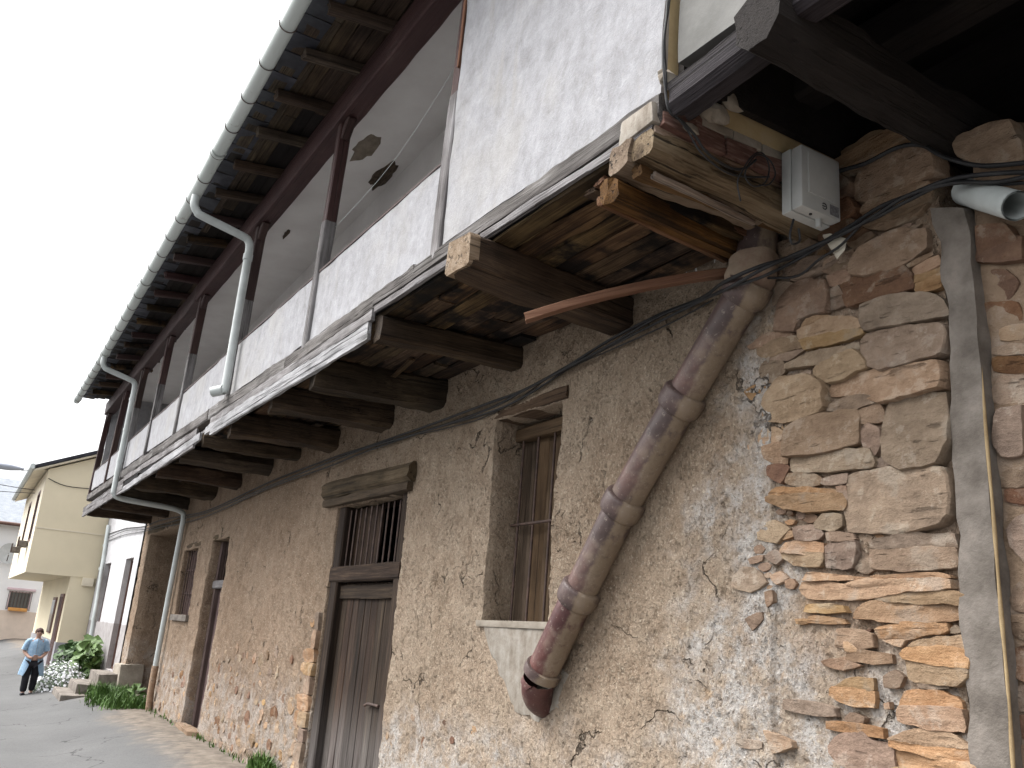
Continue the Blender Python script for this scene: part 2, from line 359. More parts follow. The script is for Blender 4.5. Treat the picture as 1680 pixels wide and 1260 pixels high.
def make_clay(nm='glazed_clay', dk=((.05, .036, .034), (.092, .062, .057), (.14, .082, .07)), dust=.4):
    b = NB(nm); v = b.coord((.9, 1, 1)); n = b.noise(v, 3.2, 7, .62); f = b.noise(v, 26, 5, .65)
    col = b.ramp(n, [(.3, dk[0]), (.5, dk[1]), (.7, dk[2])])
    pale = b.ramp(n, [(.3, (.19, .142, .097)), (.6, (.27, .21, .15)), (.8, (.33, .275, .21))])
    X, Y, Z = b.sep(b.tc.outputs['Object'])
    # cement slurry and dust: thick along the wall side (local -Y/-Z of the run), worn ragged edge
    e = b.math('MULTIPLY_ADD', b.math('SUBTRACT', b.noise(b.coord((1.6, 1.6, 1.6)), 4.5, 7, .68), .5), .11, b.math('MULTIPLY', b.math('SUBTRACT', Y, Z), .7))
    m = b.math('MULTIPLY', b.range(e, -.004, .024), b.range(b.noise(v, 9, 7, .7), .30, .52))
    m = b.math('MAXIMUM', m, b.math('MULTIPLY', b.range(b.noise(b.coord((2.2, 2.2, 2.2)), 2.1, 8, .7), .56, .70), dust))
    col = b.mix(b.math('MULTIPLY', m, .92), col, pale)
    col = b.mix(b.math('MULTIPLY', b.range(b.noise(v, 7, 6, .65), .52, .7), .35), col, (.26, .21, .17))
    r = b.math('MULTIPLY_ADD', m, .45, .45)
    dz = b.range(b.noise(v, 40, 4, .6), .60, .68); col = b.mix(b.math('MULTIPLY', dz, .35), col, (.34, .29, .24))
    return b.done(col, r, b.math('MULTIPLY_ADD', n, .6, f), .5, .008, .35)
CLAY = make_clay()
CLAY_R = make_clay('red_glazed_clay', ((.045, .020, .020), (.085, .034, .032), (.125, .052, .045)), .12)
CABLE = plain('black_cable', [(.3, (.015, .015, .016)), (.7, (.035, .035, .037))], 12, .55, .1, .001)
BOXG = plain('grey_box_plastic', [(.3, (.40, .41, .40)), (.7, (.50, .505, .495))], 5, .5, .06, .001, spec=.4)
SLATE = plain('eave_slate', [(.3, (.014, .014, .018)), (.55, (.032, .032, .04)), (.8, (.06, .06, .07))], 5, .8, .5, .004, dv=.3, rnd=True)
BLACKW = wood('shade_black_wood', [(.3, (.006, .005, .005)), (.5, (.013, .010, .009)), (.7, (.022, .018, .016)), (.85, (.04, .033, .03))], dv=.2, crack=.3)  # near-black: deep shade of loft and openings put into the wood colour
BEAMW = wood('dark_grey_old_wood', [(.34, (.007, .006, .007)), (.5, (.018, .015, .017)), (.64, (.042, .036, .04)), (.8, (.09, .08, .085))], dv=.15, crack=.7)
YPLAST = plain('yellow_plaster', [(.3, (.40, .29, .15)), (.55, (.50, .38, .21)), (.8, (.53, .44, .30))], 4, .92, .5, .006, bscale=25)
BRICK = plain('hollow_brick', [(.3, (.09, .05, .04)), (.5, (.16, .082, .065)), (.62, (.24, .15, .12)), (.8, (.33, .27, .23))], 7, .92, .9, .01, vec=(1, 1, 9), rnd=True)

# ------------------------------------------------------------------ the ground
def gz(x, y):
    s = min(1, max(0, (y - .25) / 2.0)); s = s * s * (3 - 2 * s)
    return -0.33 * s
def lines(spec):
    out = []
    for a, b, n in spec: out += list(np.linspace(a, b, n, endpoint=False))
    out.append(spec[-1][1]); return out
def build_ground():
    xs = lines([(-250, -20, 12), (-20, 2, 22), (2, 30, 140), (30, 60, 40), (60, 400, 14)]); ys = lines([(-250, -8, 12), (-8, -.5, 12), (-.5, 5, 55), (5, 20, 20), (20, 250, 14)])
    V = []; Fc = []
    for x in xs:
        for y in ys:
            V.append((x, y, gz(x, y) + .002 * fn(x * .8, y * .8, 0, 3) + (.03 * max(0, 1 - abs(y) / .5) * max(0, noise.noise(Vector((x * 1.7, y * 3, 4)))))))
    n = len(ys)
    for i in range(len(xs) - 1):
        for j in range(n - 1):
            a = i * n + j; Fc.append((a, a + n, a + n + 1, a + 1))
    b = NB('worn_asphalt'); v = b.coord(); X, Y, Z = b.sep(v)
    n1 = b.noise(v, .7, 6, .6); n2 = b.noise(v, 60, 3, .7); n3 = b.noise(v, 5, 6, .65)
    n5 = b.noise(v, 22, 5, .7)
    asp = b.ramp(b.math('MULTIPLY_ADD', n5, .25, b.math('MULTIPLY_ADD', n2, .35, b.math('MULTIPLY', n1, .4))), [(.3, (.072, .072, .073)), (.5, (.10, .10, .10)), (.72, (.135, .134, .133))])
    asp = b.mix(b.math('MULTIPLY', b.range(b.noise(v, 34, 3, .6), .60, .68), .4), asp, (.045, .045, .045))
    wv = b.n('ShaderNodeVectorMath', operation='MULTIPLY_ADD'); nz = b.n('ShaderNodeTexNoise'); nz.inputs['Scale'].default_value = 1.5; nz.inputs['Detail'].default_value = 5; b.l(v, nz.inputs['Vector'])
    b.l(nz.outputs['Color'], wv.inputs[0]); wv.inputs[1].default_value = (1.2, 1.2, 1.2); b.l(v, wv.inputs[2])
    ck = b.math('MULTIPLY', b.range(b.vor(wv.outputs[0], .45, 'DISTANCE_TO_EDGE'), .010, .002), b.range(b.noise(v, .9, 3, .5), .46, .54))
    asp = b.mix(b.math('MULTIPLY', ck, .8), asp, (.03, .03, .03))
    dirt = b.ramp(n3, [(.3, (.085, .07, .058)), (.55, (.165, .14, .115)), (.8, (.25, .215, .18))])
    dm = b.range(b.math('MULTIPLY_ADD', n1, 1.2, b.math('MULTIPLY_ADD', n3, .5, b.math('MULTIPLY', Y, -1))), -.25, .45)
    col = b.mix(dm, asp, dirt)
    m = b.done(col, .95, n2, .35, .005, .2)
    g = mesh_obj('road', V, Fc, m, None, smooth=180); g['kind'] = 'structure'
build_ground()

# ------------------------------------------------------------------ the house with the gallery
HX = (2.33, 23.05)
house = thing('gallery_house', 'old mud and stone house with an overhanging whitewashed wooden gallery along the street', 'house', (12, 0, 0))
HOLES = [  # x0, x1, z0, z1, depth
    (5.42, 6.36, 1.83, 3.44, .31),        # barred window
    (8.02, 9.92, -.5, 3.02, .16),         # plank door
    (14.74, 15.92, -.5, 2.97, .26),       # narrow door
    (16.9, 18.05, 1.73, 2.9, .16),        # far window
    (18.95, 22.3, -.5, 3.45, 1.0),        # deep doorway
]
def wall_disp(x, z):
    d = .020 * fn(x * 1.3, z * 1.3, 1.7, 4) + .009 * fn(x * 7, z * 7, 5.1, 3)
    if x < 12:
        a = noise.noise(Vector((x * 44, 3.3, z * 34))); d += .0035 * noise.noise(Vector((x * 70, 8.1, z * 60)))
        a += .55 * noise.noise(Vector((x * 13, 6.3, z * 10)))
        if a > .42: d -= .013 * min(1, (a - .42) / .2)
        if x < 3.35 and z > 1.2: d -= .022
    # belly of the old footing
    if z < 1.0: d += .03 * (1 - z) * (.5 + .5 * noise.noise(Vector((x * .7, z, 2))))
    return d
def wall_top(x):
    if x < 2.98: return 4.20 + .08 * noise.noise(Vector((x * 5, 0, 0)))
    return 4.45
def build_wall():
    xs = lines([(HX[0], 5.42, 280), (5.42, 6.36, 80), (6.36, 8.02, 145), (8.02, 9.92, 120), (9.92, 12, 110), (12, 14.74, 80), (14.74, 15.92, 22), (15.92, 16.9, 18), (16.9, 18.05, 18), (18.05, 18.95, 14), (18.95, 22.3, 32), (22.3, HX[1], 10)])
    zs = lines([(-.5, 1.73, 190), (1.73, 1.83, 8), (1.83, 2.9, 94), (2.9, 2.97, 6), (2.97, 3.02, 4), (3.02, 3.44, 36), (3.44, 3.45, 1), (3.45, 4.45, 70)])
    bm = bmesh.new(); grid = []
    for x in xs:
        row = []
        for z in zs:
            wx = .018 * noise.noise(Vector((x * 3, z * 3, 20))) if HX[0] < x < HX[1] else 0
            wz = .018 * noise.noise(Vector((x * 3, z * 3, 40)))
            row.append(bm.verts.new((x + wx, wall_disp(x, z), z + wz)))
        grid.append(row)
    for i in range(len(xs) - 1):
        mx = (xs[i] + xs[i + 1]) / 2
        for j in range(len(zs) - 1):
            mz = (zs[j] + zs[j + 1]) / 2
            if mz > wall_top(mx): continue
            if any(h[0] < mx < h[1] and h[2] < mz < h[3] for h in HOLES): continue
            bm.faces.new((grid[i][j], grid[i + 1][j], grid[i + 1][j + 1], grid[i][j + 1]))
    # reveals of the openings
    for h in HOLES:
        E = [e for e in bm.edges if len(e.link_faces) == 1 and all(h[0] - .05 < v.co.x < h[1] + .05 and h[2] < v.co.z < h[3] + .05 for v in e.verts)
             and all(v.co.z > -.45 for v in e.verts)]
        E = [e for e in E if not all(v.co.z < -.4 for v in e.verts)]
        prev = E
        for s in range(4):
            r = bmesh.ops.extrude_edge_only(bm, edges=prev)
            nv = [q for q in r['geom'] if isinstance(q, bmesh.types.BMVert)]; prev = [q for q in r['geom'] if isinstance(q, bmesh.types.BMEdge) and all(v in nv for v in q.verts)]
            prev = [e for e in prev if len(e.link_faces) == 1]
            for v in nv: v.co.y += -h[4] / 4; v.co.y = v.co.y if s < 3 else -h[4]
    # the wall has a body behind its face at the broken top end
    loose = [v for v in bm.verts if not v.link_faces]; bmesh.ops.delete(bm, geom=loose, context='VERTS')
    for lo, hi in (((2.34, -.55, -.5), (5.0, -.04, 4.14)),):
        r = bmesh.ops.create_cube(bm, size=1)
        for v in r['verts']: v.co = Vector([lo[k] + (v.co[k] + .5) * (hi[k] - lo[k]) for k in range(3)])
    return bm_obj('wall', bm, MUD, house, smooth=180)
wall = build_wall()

# stones: outlines followed on the wall face, each a lump with its own edge and depth
def make_stone_mesh(name, poly, mat, parent, proud=.035, y0=0.0, n=None, rough=.012, taper=.86):
    P = [Vector((p[0], p[1])) for p in poly]
    # resample the closed outline evenly
    L = [(P[(i + 1) % len(P)] - P[i]).length for i in range(len(P))]; tot = sum(L)
    if tot < .02: return
    seed = random.random() * 50; out = []; step = (tot / n) if n else max(.028, tot / 34)
    for i in range(len(P)):
        k = max(1, round(L[i] / step))
        for j in range(k): out.append(P[i].lerp(P[(i + 1) % len(P)], j / k))
    n = len(out)
    c = sum(out, Vector((0, 0))) / n
    sm = [(out[k - 1] + out[k] * 7 + out[(k + 1) % n]) / 9 for k in range(n)]
    size = math.sqrt(max(1e-6, abs(sum(sm[k].x * sm[(k + 1) % n].y - sm[(k + 1) % n].x * sm[k].y for k in range(n))) / 2))
    proud = min(proud, size * .3 if size > .13 else size * .09); g = min(.014, size * .08)
    sm = [c + (q - c) * (1 + g / max((q - c).length, .01)) + Vector((noise.noise(Vector((q.x * 23, q.y * 23, seed))), noise.noise(Vector((q.x * 23, q.y * 23, seed + 9))))) * min(.009, size * .07) for q in sm]
    V = []; Fc = []
    tilt = (random.uniform(-.10, .10), random.uniform(-.14, .14))
    rings = ((1.03, -.06, 0), (1.0, proud * .8, .7), (.97, proud, 1), (.86, proud, 1), (.72, proud, 1), (.54, proud, 1), (.30, proud, 1))
    if size < .09: rings = ((1.03, -.05, 0), (1.0, proud * .75, .5), (.94, proud, .8), (.55, proud, 1))
    for s, h, k in rings:
        for q in sm:
            d = (q - c) * s
            st = noise.noise(Vector((d.x * 3 + seed, d.y * 26 + d.x * 2, seed)))           # bedding layers, stepped
            st = math.floor(st * 3.5) / 3.5 * .7 + st * .3
            nn = .7 * noise.noise(Vector((d.x * 11 + seed, d.y * 13, seed))) + st
            hh = h + k * (min(rough, size * .06) * nn + tilt[0] * d.x + tilt[1] * d.y)
            V.append((d.x, hh, d.y))
    V.append((0, proud + rough * .5 * noise.noise(Vector((seed, 0, seed))), 0))
    for r in range(len(rings) - 1):
        for k in range(n):
            a = r * n + k; b = r * n + (k + 1) % n; Fc.append((a, a + n, b + n, b))
    b0 = (len(rings) - 1) * n
    for k in range(n): Fc.append((b0 + k, len(V) - 1, b0 + (k + 1) % n))
    area = sum(sm[k].x * sm[(k + 1) % n].y - sm[(k + 1) % n].x * sm[k].y for k in range(n))
    if area > 0: Fc = [f[::-1] for f in Fc]
    return mesh_obj(name, V, Fc, mat, parent, Matrix.Translation((c.x, y0, c.y)), smooth=33)
def W2(pts, fac, ox, oy, y=0.0):
    r = []
    for x, z in pts:
        p = onY(ox + x / fac, oy + z / fac, y); r.append((p.x, p.z))
    return r
TA = '''g 575,150 600,95 690,30 780,-5 880,-5 885,70 800,135 640,190 580,185
s 805,142 920,88 925,104 815,158
o 830,160 945,100 965,165 960,240 850,262 840,210
r 525,225 600,190 790,155 830,185 830,250 700,275 570,325 545,290
s 465,190 550,165 575,200 530,225 480,235
s 475,255 520,235 545,290 545,315 480,335
s 265,300 310,240 380,215 460,215 475,260 470,350 360,365 340,425 245,425
g 625,320 700,290 800,275 920,265 1000,355 930,370 840,385 700,410 640,430 622,390
o 350,420 380,375 450,360 560,370 610,390 622,440 560,465 450,490 380,512 355,480
g 615,480 640,440 850,410 950,400 985,440 975,530 850,560 700,590 660,580 625,530
s 130,500 200,445 300,430 345,460 365,510 300,555 200,550
g 290,570 400,525 600,480 605,510 500,555 400,575 300,600
g 420,600 440,575 590,515 640,560 640,590 500,640 450,645 425,630
g 485,650 560,625 720,590 960,555 975,600 970,680 860,700 700,730 600,700 485,712
s 180,600 200,560 270,555 290,590 250,640 190,650
o 110,690 150,665 200,660 200,710 140,725
g 200,720 260,640 400,625 455,650 460,760 400,790 300,815 190,815
s 460,745 600,704 690,716 690,738 560,768 470,772
s 605,775 690,740 710,780 705,815 610,830
g 735,740 850,715 980,700 990,800 1000,900 960,1000 800,1020 720,980 710,870
g 300,850 350,815 590,765 605,800 600,915 480,945 300,970 290,930
s 610,850 650,830 695,850 695,920 670,960 620,920
o 110,920 160,860 240,840 290,870 260,905 130,940
g 320,975 500,945 640,935 670,990 665,1020 500,1025 400,1035 320,1030
s 190,930 280,905 295,950 290,1000 200,980
r 205,1005 290,1005 310,1020 270,1085 215,1050
s 290,1085 310,1040 400,1040 440,1060 425,1090 330,1095
s 445,1065 550,1040 550,1085 440,1090
s 560,1050 700,1030 980,1020 1000,1100 1000,1220 960,1260 820,1290 560,1290 545,1200
o 225,1130 260,1100 400,1105 520,1110 545,1160 530,1200 400,1200 300,1195 230,1165
s 500,1098 550,1095 552,1165 540,1160
s 300,180 380,120 470,105 520,130 450,170 330,215
s 480,130 540,105 570,120 560,160 490,175'''
TB = '''g 430,160 470,120 550,120 550,170 520,190 440,185
s 340,180 430,170 470,205 440,235 350,235
g 480,200 600,205 620,235 490,240
o 285,280 310,250 400,238 465,250 470,320 450,355 340,345 290,320
s 480,265 610,245 620,290 600,355 490,360
s 690,240 800,215 1050,205 1060,260 1070,360 850,368 700,365
o 360,450 400,375 490,390 510,440 560,440 700,395 980,375 1040,400 1050,460 850,470 600,500 400,500
o 620,590 640,540 750,480 1050,465 1120,480 1130,570 1060,600 800,605
o 700,630 800,610 1020,610 1040,650 850,670 820,720 740,690
o 820,750 880,690 1130,660 1135,760 1130,860 1080,890 860,865 850,800
s 890,882 1030,882 1030,908 900,905
o 510,900 580,860 690,855 695,930 690,990 590,975 510,940
o 810,1000 850,915 1000,915 1080,960 1100,1040 1100,1100 950,1080 820,1050
o 775,1130 850,1092 1000,1088 1060,1118 1170,1200 1190,1330 790,1330
s 510,1160 560,1120 650,1110 680,1150 770,1150 785,1290 600,1260 520,1200
o 200,1090 320,1140 330,1170 240,1190
s 80,1135 190,1140 190,1175 100,1170
s 120,590 190,560 200,590 150,640
o 340,590 400,590 410,610 350,615
s 205,470 235,460 245,510 215,540
g 1030,640 1060,615 1090,630 1085,655 1040,655
r 630,650 690,630 670,660
g 740,850 790,820 830,850 810,895 745,900
s 735,970 765,960 772,1000 740,998
s 130,320 200,300 190,330 140,345
s 590,1010 660,1035 650,1060 560,1045
o 560,690 640,700 620,740 570,735
s 460,780 560,765 640,800 560,820 480,805'''
TF = '''g 905,870 940,790 1060,715 1180,695 1270,700 1290,800 1180,850 1000,920 920,920
s 960,960 1000,925 1150,855 1250,835 1270,890 1200,980 1060,1055 960,1050
o 800,740 850,690 1000,610 1160,575 1190,600 1270,640 1310,690 1200,680 1000,720 810,790
r 745,870 860,820 900,850 900,900 760,960
r 745,970 880,910 920,960 900,1000 750,1060
r 740,1070 900,1010 960,1060 900,1100 760,1130
s 860,1110 980,1066 1000,1084 900,1144
s 780,1200 900,1144 890,1190 880,1255 760,1255
s 750,840 860,780 960,760 930,790 860,815
s 560,1130 680,1090 720,1110 700,1160 590,1180'''
NA = '''r 1140,180 1240,170 1290,220 1250,290 1160,300
o 1210,420 1320,395 1320,460 1220,470
s 1175,500 1320,480 1320,530 1180,530
r 1180,545 1320,540 1320,610 1190,600
s 1180,680 1210,630 1320,625 1320,730 1250,745 1190,730
s 1200,900 1220,780 1320,755 1320,960 1230,970
s 1220,1040 1320,1010 1320,1100 1220,1100
r 1225,1130 1320,1110 1320,1180 1230,1165
r 1110,60 1200,40 1320,30 1320,130 1140,140
r 1150,310 1290,310 1300,380 1160,390'''
NBt = '''s 1295,190 1330,140 1390,120 1390,350 1320,260
s 1310,500 1330,450 1390,400 1390,560 1330,550
s 1315,575 1390,570 1390,690 1320,660
r 1320,740 1390,700 1390,880 1330,850
r 1285,10 1390,0 1390,80 1300,60
s 1330,900 1390,890 1390,1010 1340,1000
r 1340,1030 1390,1020 1390,1140 1350,1120
s 1350,1160 1390,1150 1390,1280 1355,1280'''
MATS = {'g': STONE_G, 's': STONE, 'o': STONE_O, 'r': STONE_D}
TRACED = []
def clip(poly, a, b, c, keep):
    out = []
    for i in range(len(poly)):
        p, q = poly[i], poly[(i + 1) % len(poly)]; dp = (a * p[0] + b * p[1] - c) * keep; dq = (a * q[0] + b * q[1] - c) * keep
        if dp >= 0: out.append(p)
        if dp * dq < 0: t = dp / (dp - dq); out.append((p[0] + (q[0] - p[0]) * t, p[1] + (q[1] - p[1]) * t))
    return out
def slabs(poly, h):
    z0 = min(p[1] for p in poly); z1 = max(p[1] for p in poly); n = max(1, round((z1 - z0) / h)); out = []; rest = poly; tilt = random.uniform(-.06, .06); xm = sum(p[0] for p in poly) / len(poly)
    for k in range(1, n):
        zc = z0 + (z1 - z0) * (k + random.uniform(-.28, .28)) / n; tl = tilt + random.uniform(-.05, .05)
        lo = clip(rest, -tl, 1, zc - tl * xm, -1); rest = clip(rest, -tl, 1, zc - tl * xm, 1)
        if len(lo) > 2: out.append(lo)
    if len(rest) > 2: out.append(rest)
    return out
def stones(txt, fac, ox, oy, parent, y=0.0, proud=.035):
    for ln in txt.split('\n'):
        k, *q = ln.split(); pts = [tuple(map(float, a.split(','))) for a in q]
        poly = W2(pts, fac, ox, oy, y); TRACED.append(poly)
        ext = max(p[1] for p in poly) - min(p[1] for p in poly)
        parts = slabs(poly, .062) if (k == 'o' and ext > .1) or (k == 's' and ext > .13 and random.random() < .35) else [poly]
        for q in parts: make_stone_mesh('stone', q, MATS[k], parent, proud * random.uniform(.55, 1.3), y)
stones(TA, 2.624, 1180, 380, wall, 0, .024); stones(TB, 2.74, 1180, 800, wall, 0, .016); stones(TF, 2.8, 1080, 0, wall, 0, .04)
def pdist(x, z, poly):
    ins = False; best = 9
    for i in range(len(poly)):
        (ax, az), (bx, bz) = poly[i], poly[(i + 1) % len(poly)]
        if (az > z) != (bz > z) and x < (bx - ax) * (z - az) / (bz - az) + ax: ins = not ins
        dx, dz = bx - ax, bz - az; t = max(0, min(1, ((x - ax) * dx + (z - az) * dz) / max(1e-9, dx * dx + dz * dz)))
        best = min(best, math.hypot(x - ax - t * dx, z - az - t * dz))
    return -best if ins else best
def blob(cx, cz, rx, rz, k=8):
    a0 = random.random() * 6; return [(cx + rx * random.uniform(.75, 1.15) * math.cos(a0 + 2 * math.pi * i / k), cz + rz * random.uniform(.75, 1.15) * math.sin(a0 + 2 * math.pi * i / k)) for i in range(k)]
# small filler stones packed into the joints of the bare masonry
FILL = []
for _ in range(2600):
    x = random.uniform(2.42, 3.9); z = random.uniform(.2, 4.1)
    lim = 3.45 + .12 * math.sin(z * 4) if z > 2.05 else 0
    if x > lim: continue
    d = min(min(pdist(x, z, q) for q in TRACED), min([math.hypot(x - a, z - b) - c for a, b, c in FILL] or [9]))
    if d < .018: continue
    r = min(d * .95, .075); FILL.append((x, z, r))
    make_stone_mesh('stone', blob(x, z, r * random.uniform(1.2, 1.9), r * random.uniform(.6, .9), random.choice((4, 5, 6))), MATS[random.choice('sogs')], wall, .012, -.012, n=10)
    if len(FILL) > 80: break
z = .12
while z < 2.05:
    h = random.uniform(.045, .095); x = 2.40; lim = 2.55 + max(0, z - .2) * .30 + random.uniform(-.12, .12)
    while x < lim:
        wd = random.uniform(.12, .34)
        if all(min(pdist(x + wd * f, z + h * .5, q) for q in TRACED) > .012 for f in (.15, .5, .85)):
            make_stone_mesh('stone', [(x, z + random.uniform(0, .012)), (x + wd, z + random.uniform(0, .012)), (x + wd - random.uniform(0, .02), z + h), (x + random.uniform(0, .02), z + h - random.uniform(0, .015))], MATS[random.choice('oosog')], wall, .012, -.004, n=12)
        x += wd + random.uniform(.006, .02)
    z += h + random.uniform(.006, .014)
# stones showing through the render at the foot of the wall
def scatter(n, x0, x1, zf, r0, r1, proud, kinds):
    kinds = kinds
    placed = []; tries = 0
    while len(placed) < n and tries < n * 40:
        tries += 1; x = random.uniform(x0, x1); z = random.uniform(.0, 1) ** 1.4 * zf
        if any(h[0] - .1 < x < h[1] + .1 and h[2] < z < h[3] for h in HOLES): continue
        r = random.uniform(r0, r1)
        if any((x - a) ** 2 + (z - b) ** 2 < (r + c) ** 2 * 1.2 for a, b, c in placed): continue
        placed.append((x, z, r))
        make_stone_mesh('stone', blob(x, z, r * random.uniform(.8, 1.5), r * random.uniform(.5, 1), random.choice((5, 6, 7))), MATS[random.choice(kinds)], wall, proud * random.uniform(.3, 1), .02 * fn(x * 1.3, z * 1.3, 1.7, 4) + .03 * max(0, 1 - z) * (.5 + .5 * noise.noise(Vector((x * .7, z, 2)))) - .004, n=11)
scatter(40, 5.2, 7.95, 1.05, .02, .06, .010, 'ssorgg')
scatter(120, 10.3, 14.65, 1.35, .03, .12, .014, 'sosrgg')
scatter(34, 16.0, 18.9, .8, .05, .12, .016, 'ssorg')
scatter(18, 3.2, 5.0, .8, .03, .08, .01, 'sog')
# quoins up the side of the plank door
z = .02
while z < 1.75:
    h = random.uniform(.08, .2); wd = random.uniform(.12, .34); x0 = 9.97
    make_stone_mesh('stone', [(x0, z), (x0 + wd, z + random.uniform(-.02, .02)), (x0 + wd * random.uniform(.85, 1.05), z + h), (x0, z + h)], MATS[random.choice('osgo')], wall, .045, .005, n=14)
    if random.random() < .8:
        make_stone_mesh('stone', blob(x0 + wd + .14, z + h * .5, random.uniform(.06, .11), h * .45), MATS[random.choice('oso')], wall, .03, .005, n=10)
    z += h + random.uniform(.012, .03)
# loose cracks: nothing more on the face; cement repair under the window
def make_patchmat():
    b = NB('old_cement_apron'); v = b.coord(); st = b.noise(b.coord((7, 7, 1.6)), 1.5, 8, .68, .5); n = b.noise(v, 14, 7, .68)
    col = b.ramp(b.math('MULTIPLY_ADD', st, .6, b.math('MULTIPLY', n, .4)), [(.32, (.15, .125, .10)), (.46, (.235, .205, .17)), (.58, (.30, .275, .24)), (.74, (.36, .34, .31))])
    return b.done(col, .93, b.math('ADD', n, st), .8, .010, .15)
APRON = make_patchmat()
def patch(name, pix, mat, parent, y, th=.012, inner=.93):
    P = [onY(px, py, y) for px, py in pix]
    n = 6; Q = []
    for i in range(len(P)):
        a, b = P[i], P[(i + 1) % len(P)]
        for k in range(n):
            p = a.lerp(b, k / n); p = p + Vector((.045 * noise.noise(p * 7) + .02 * noise.noise(p * 23), 0, .045 * noise.noise(p * 7 + Vector((9, 9, 9))) + .02 * noise.noise(p * 23 + Vector((3, 3, 3))))); Q.append(p)
    c = sum(Q, Vector()) / len(Q); V = []; Fc = []; m = len(Q)
    for s, h in ((1.02, -.03), (1, th * .5), (inner, th), (.5, th * 1.3)):
        for q in Q: V.append(c + (q - c) * s + Vector((0, h + .004 * noise.noise(q * 9 * s), 0)))
    V.append(c + Vector((0, th * 1.3, 0)))
    for r in range(3):
        for k in range(m): a = r * m + k; b = r * m + (k + 1) % m; Fc.append((a, b, b + m, a + m))
    for k in range(m): Fc.append((3 * m + k, 3 * m + (k + 1) % m, len(V) - 1))
    bm = bmesh.new(); vs = [bm.verts.new(v) for v in V]
    for f in Fc: bm.faces.new([vs[i] for i in f])
    return bm_obj(name, bm, mat, parent, smooth=60)
patch('cement_patch', [(790, 1021), (850, 1026), (906, 1030), (900, 1075), (930, 1110), (915, 1160), (880, 1182), (848, 1165), (822, 1110), (803, 1060)], APRON, wall, .004, .008)
FIL = [(1262, 475), (1278, 478), (1240, 548), (1205, 610), (1168, 690), (1120, 765), (1085, 835), (1052, 905), (1020, 950), (985, 1010), (965, 1060)]
V = []; Fc = []
for i, (px, py) in enumerate(FIL):
    p = onY(px, py); q = onY(px - 45, py - 12)
    for t, h in ((0, -.02), (.15, .012), (.5, .03), (1, .06)):
        r = p.lerp(q, t); V.append((r.x + .012 * noise.noise(r * 9), h + .008 * noise.noise(r * 12), r.z))
for i in range(len(FIL) - 1):
    for j in range(3): a = i * 4 + j; Fc.append((a, a + 1, a + 5, a + 4))
mesh_obj('cement_fillet', V, Fc, MUD, wall, smooth=180)

# ---- concrete strip at the edge of the house
def strip():
    Lp = [(1528, 335), (1540, 400), (1556, 480), (1562, 600), (1565, 700), (1572, 850), (1580, 1000), (1590, 1150), (1600, 1300), (1612, 1500)]
    Rp = [(1588, 335), (1598, 400), (1606, 480), (1616, 600), (1622, 700), (1634, 850), (1647, 1000), (1660, 1150), (1670, 1300), (1688, 1500)]
    V = []; Fc = []; LL = smooth_path([onY(*p) for p in Lp], 5); RR = smooth_path([onY(*p) for p in Rp], 5); n = 7
    for i, (a, b) in enumerate(zip(LL, RR)):
        for j in range(n):
            t = (0, .03, .2, .5, .8, .97, 1)[j]; p = a.lerp(b, t)
            h = (-.06, .012, .018, .020, .020, .016, -.06)[j] + .004 * noise.noise(p * 6 + Vector((t, 0, 0))) + .004 * noise.noise(p * 21)
            if j in (0, 1, 5, 6): p.x += (.03 if j < 2 else .012) * noise.noise(Vector((p.z * 6, j // 3, 1)))
            V.append((p.x, h + .01 if i else -.06, p.z))
    for i in range(len(LL) - 1):
        for j in range(n - 1): a = i * n + j; Fc.append((a, a + 1, a + n + 1, a + n))
    mesh_obj('cement_strip', V, Fc, CEMENT, house, smooth=60)
    tube('foam_bead', [onY(px - 5, py, .022) + Vector((0, .006 * noise.noise(Vector((py * .05, 0, 0))), 0)) for px, py in Rp[3:]], .010,
         plain('yellow_foam', [(.3, (.24, .17, .09)), (.7, (.40, .30, .17))], 9, .9, .6, .005), house, 7, 6, radii=[max(.001, .0075 + .006 * noise.noise(Vector((i * .35, 2, 2)))) * min(1, i / 6) for i in range(6 * 6 + 1)])
strip()

# ---- window with iron bars
win = None
def build_window():
    x0, x1, z0, z1 = 5.40, 6.38, 1.82, 3.46
    fr = bpy.data.objects.new('window', None); reg(fr, house, Matrix.Translation((5.9, -.3, 1.83)))
    n = 5; wd = (x1 - x0) / n
    for i in range(n):
        timber('shutter_board', (x0 + wd * (i + .5), -.30 - random.uniform(0, .008), z0 - .02), (x0 + wd * (i + .5), -.30, z1 + .05), .03, wd - .008, W_LINTEL, fr, wob=.002, up=(1, 0, 0), seg=6)
    timber('window_head', (x0 - .02, -.235, z1 - .11), (x1 + .02, -.235, z1 - .11), .1, .11, W_LINTEL, fr, wob=.004)
    for px in (5.56, 5.80, 6.04, 6.27):
        tube('bar', [(px, -.215, z0 - .02), (px, -.215, z1 - .1)], .0105, IRON, fr, 8, 1)
    tube('bar', [(x0 - .02, -.205, 2.60), (x1 + .02, -.205, 2.60)], .012, IRON, fr, 8, 1)
    timber('lintel', (x0 - .06, -.115, z1 + .035), (x1 + .12, -.115, z1 + .035), .26, .11, W_LINTEL, fr, wob=.01, cham=.2)
    box('sill', (x0 - .02, -.31, z0 - .03), (x1 + .02, .025, z0 + .02), CEMENT_P, fr, .01, .004)
build_window()
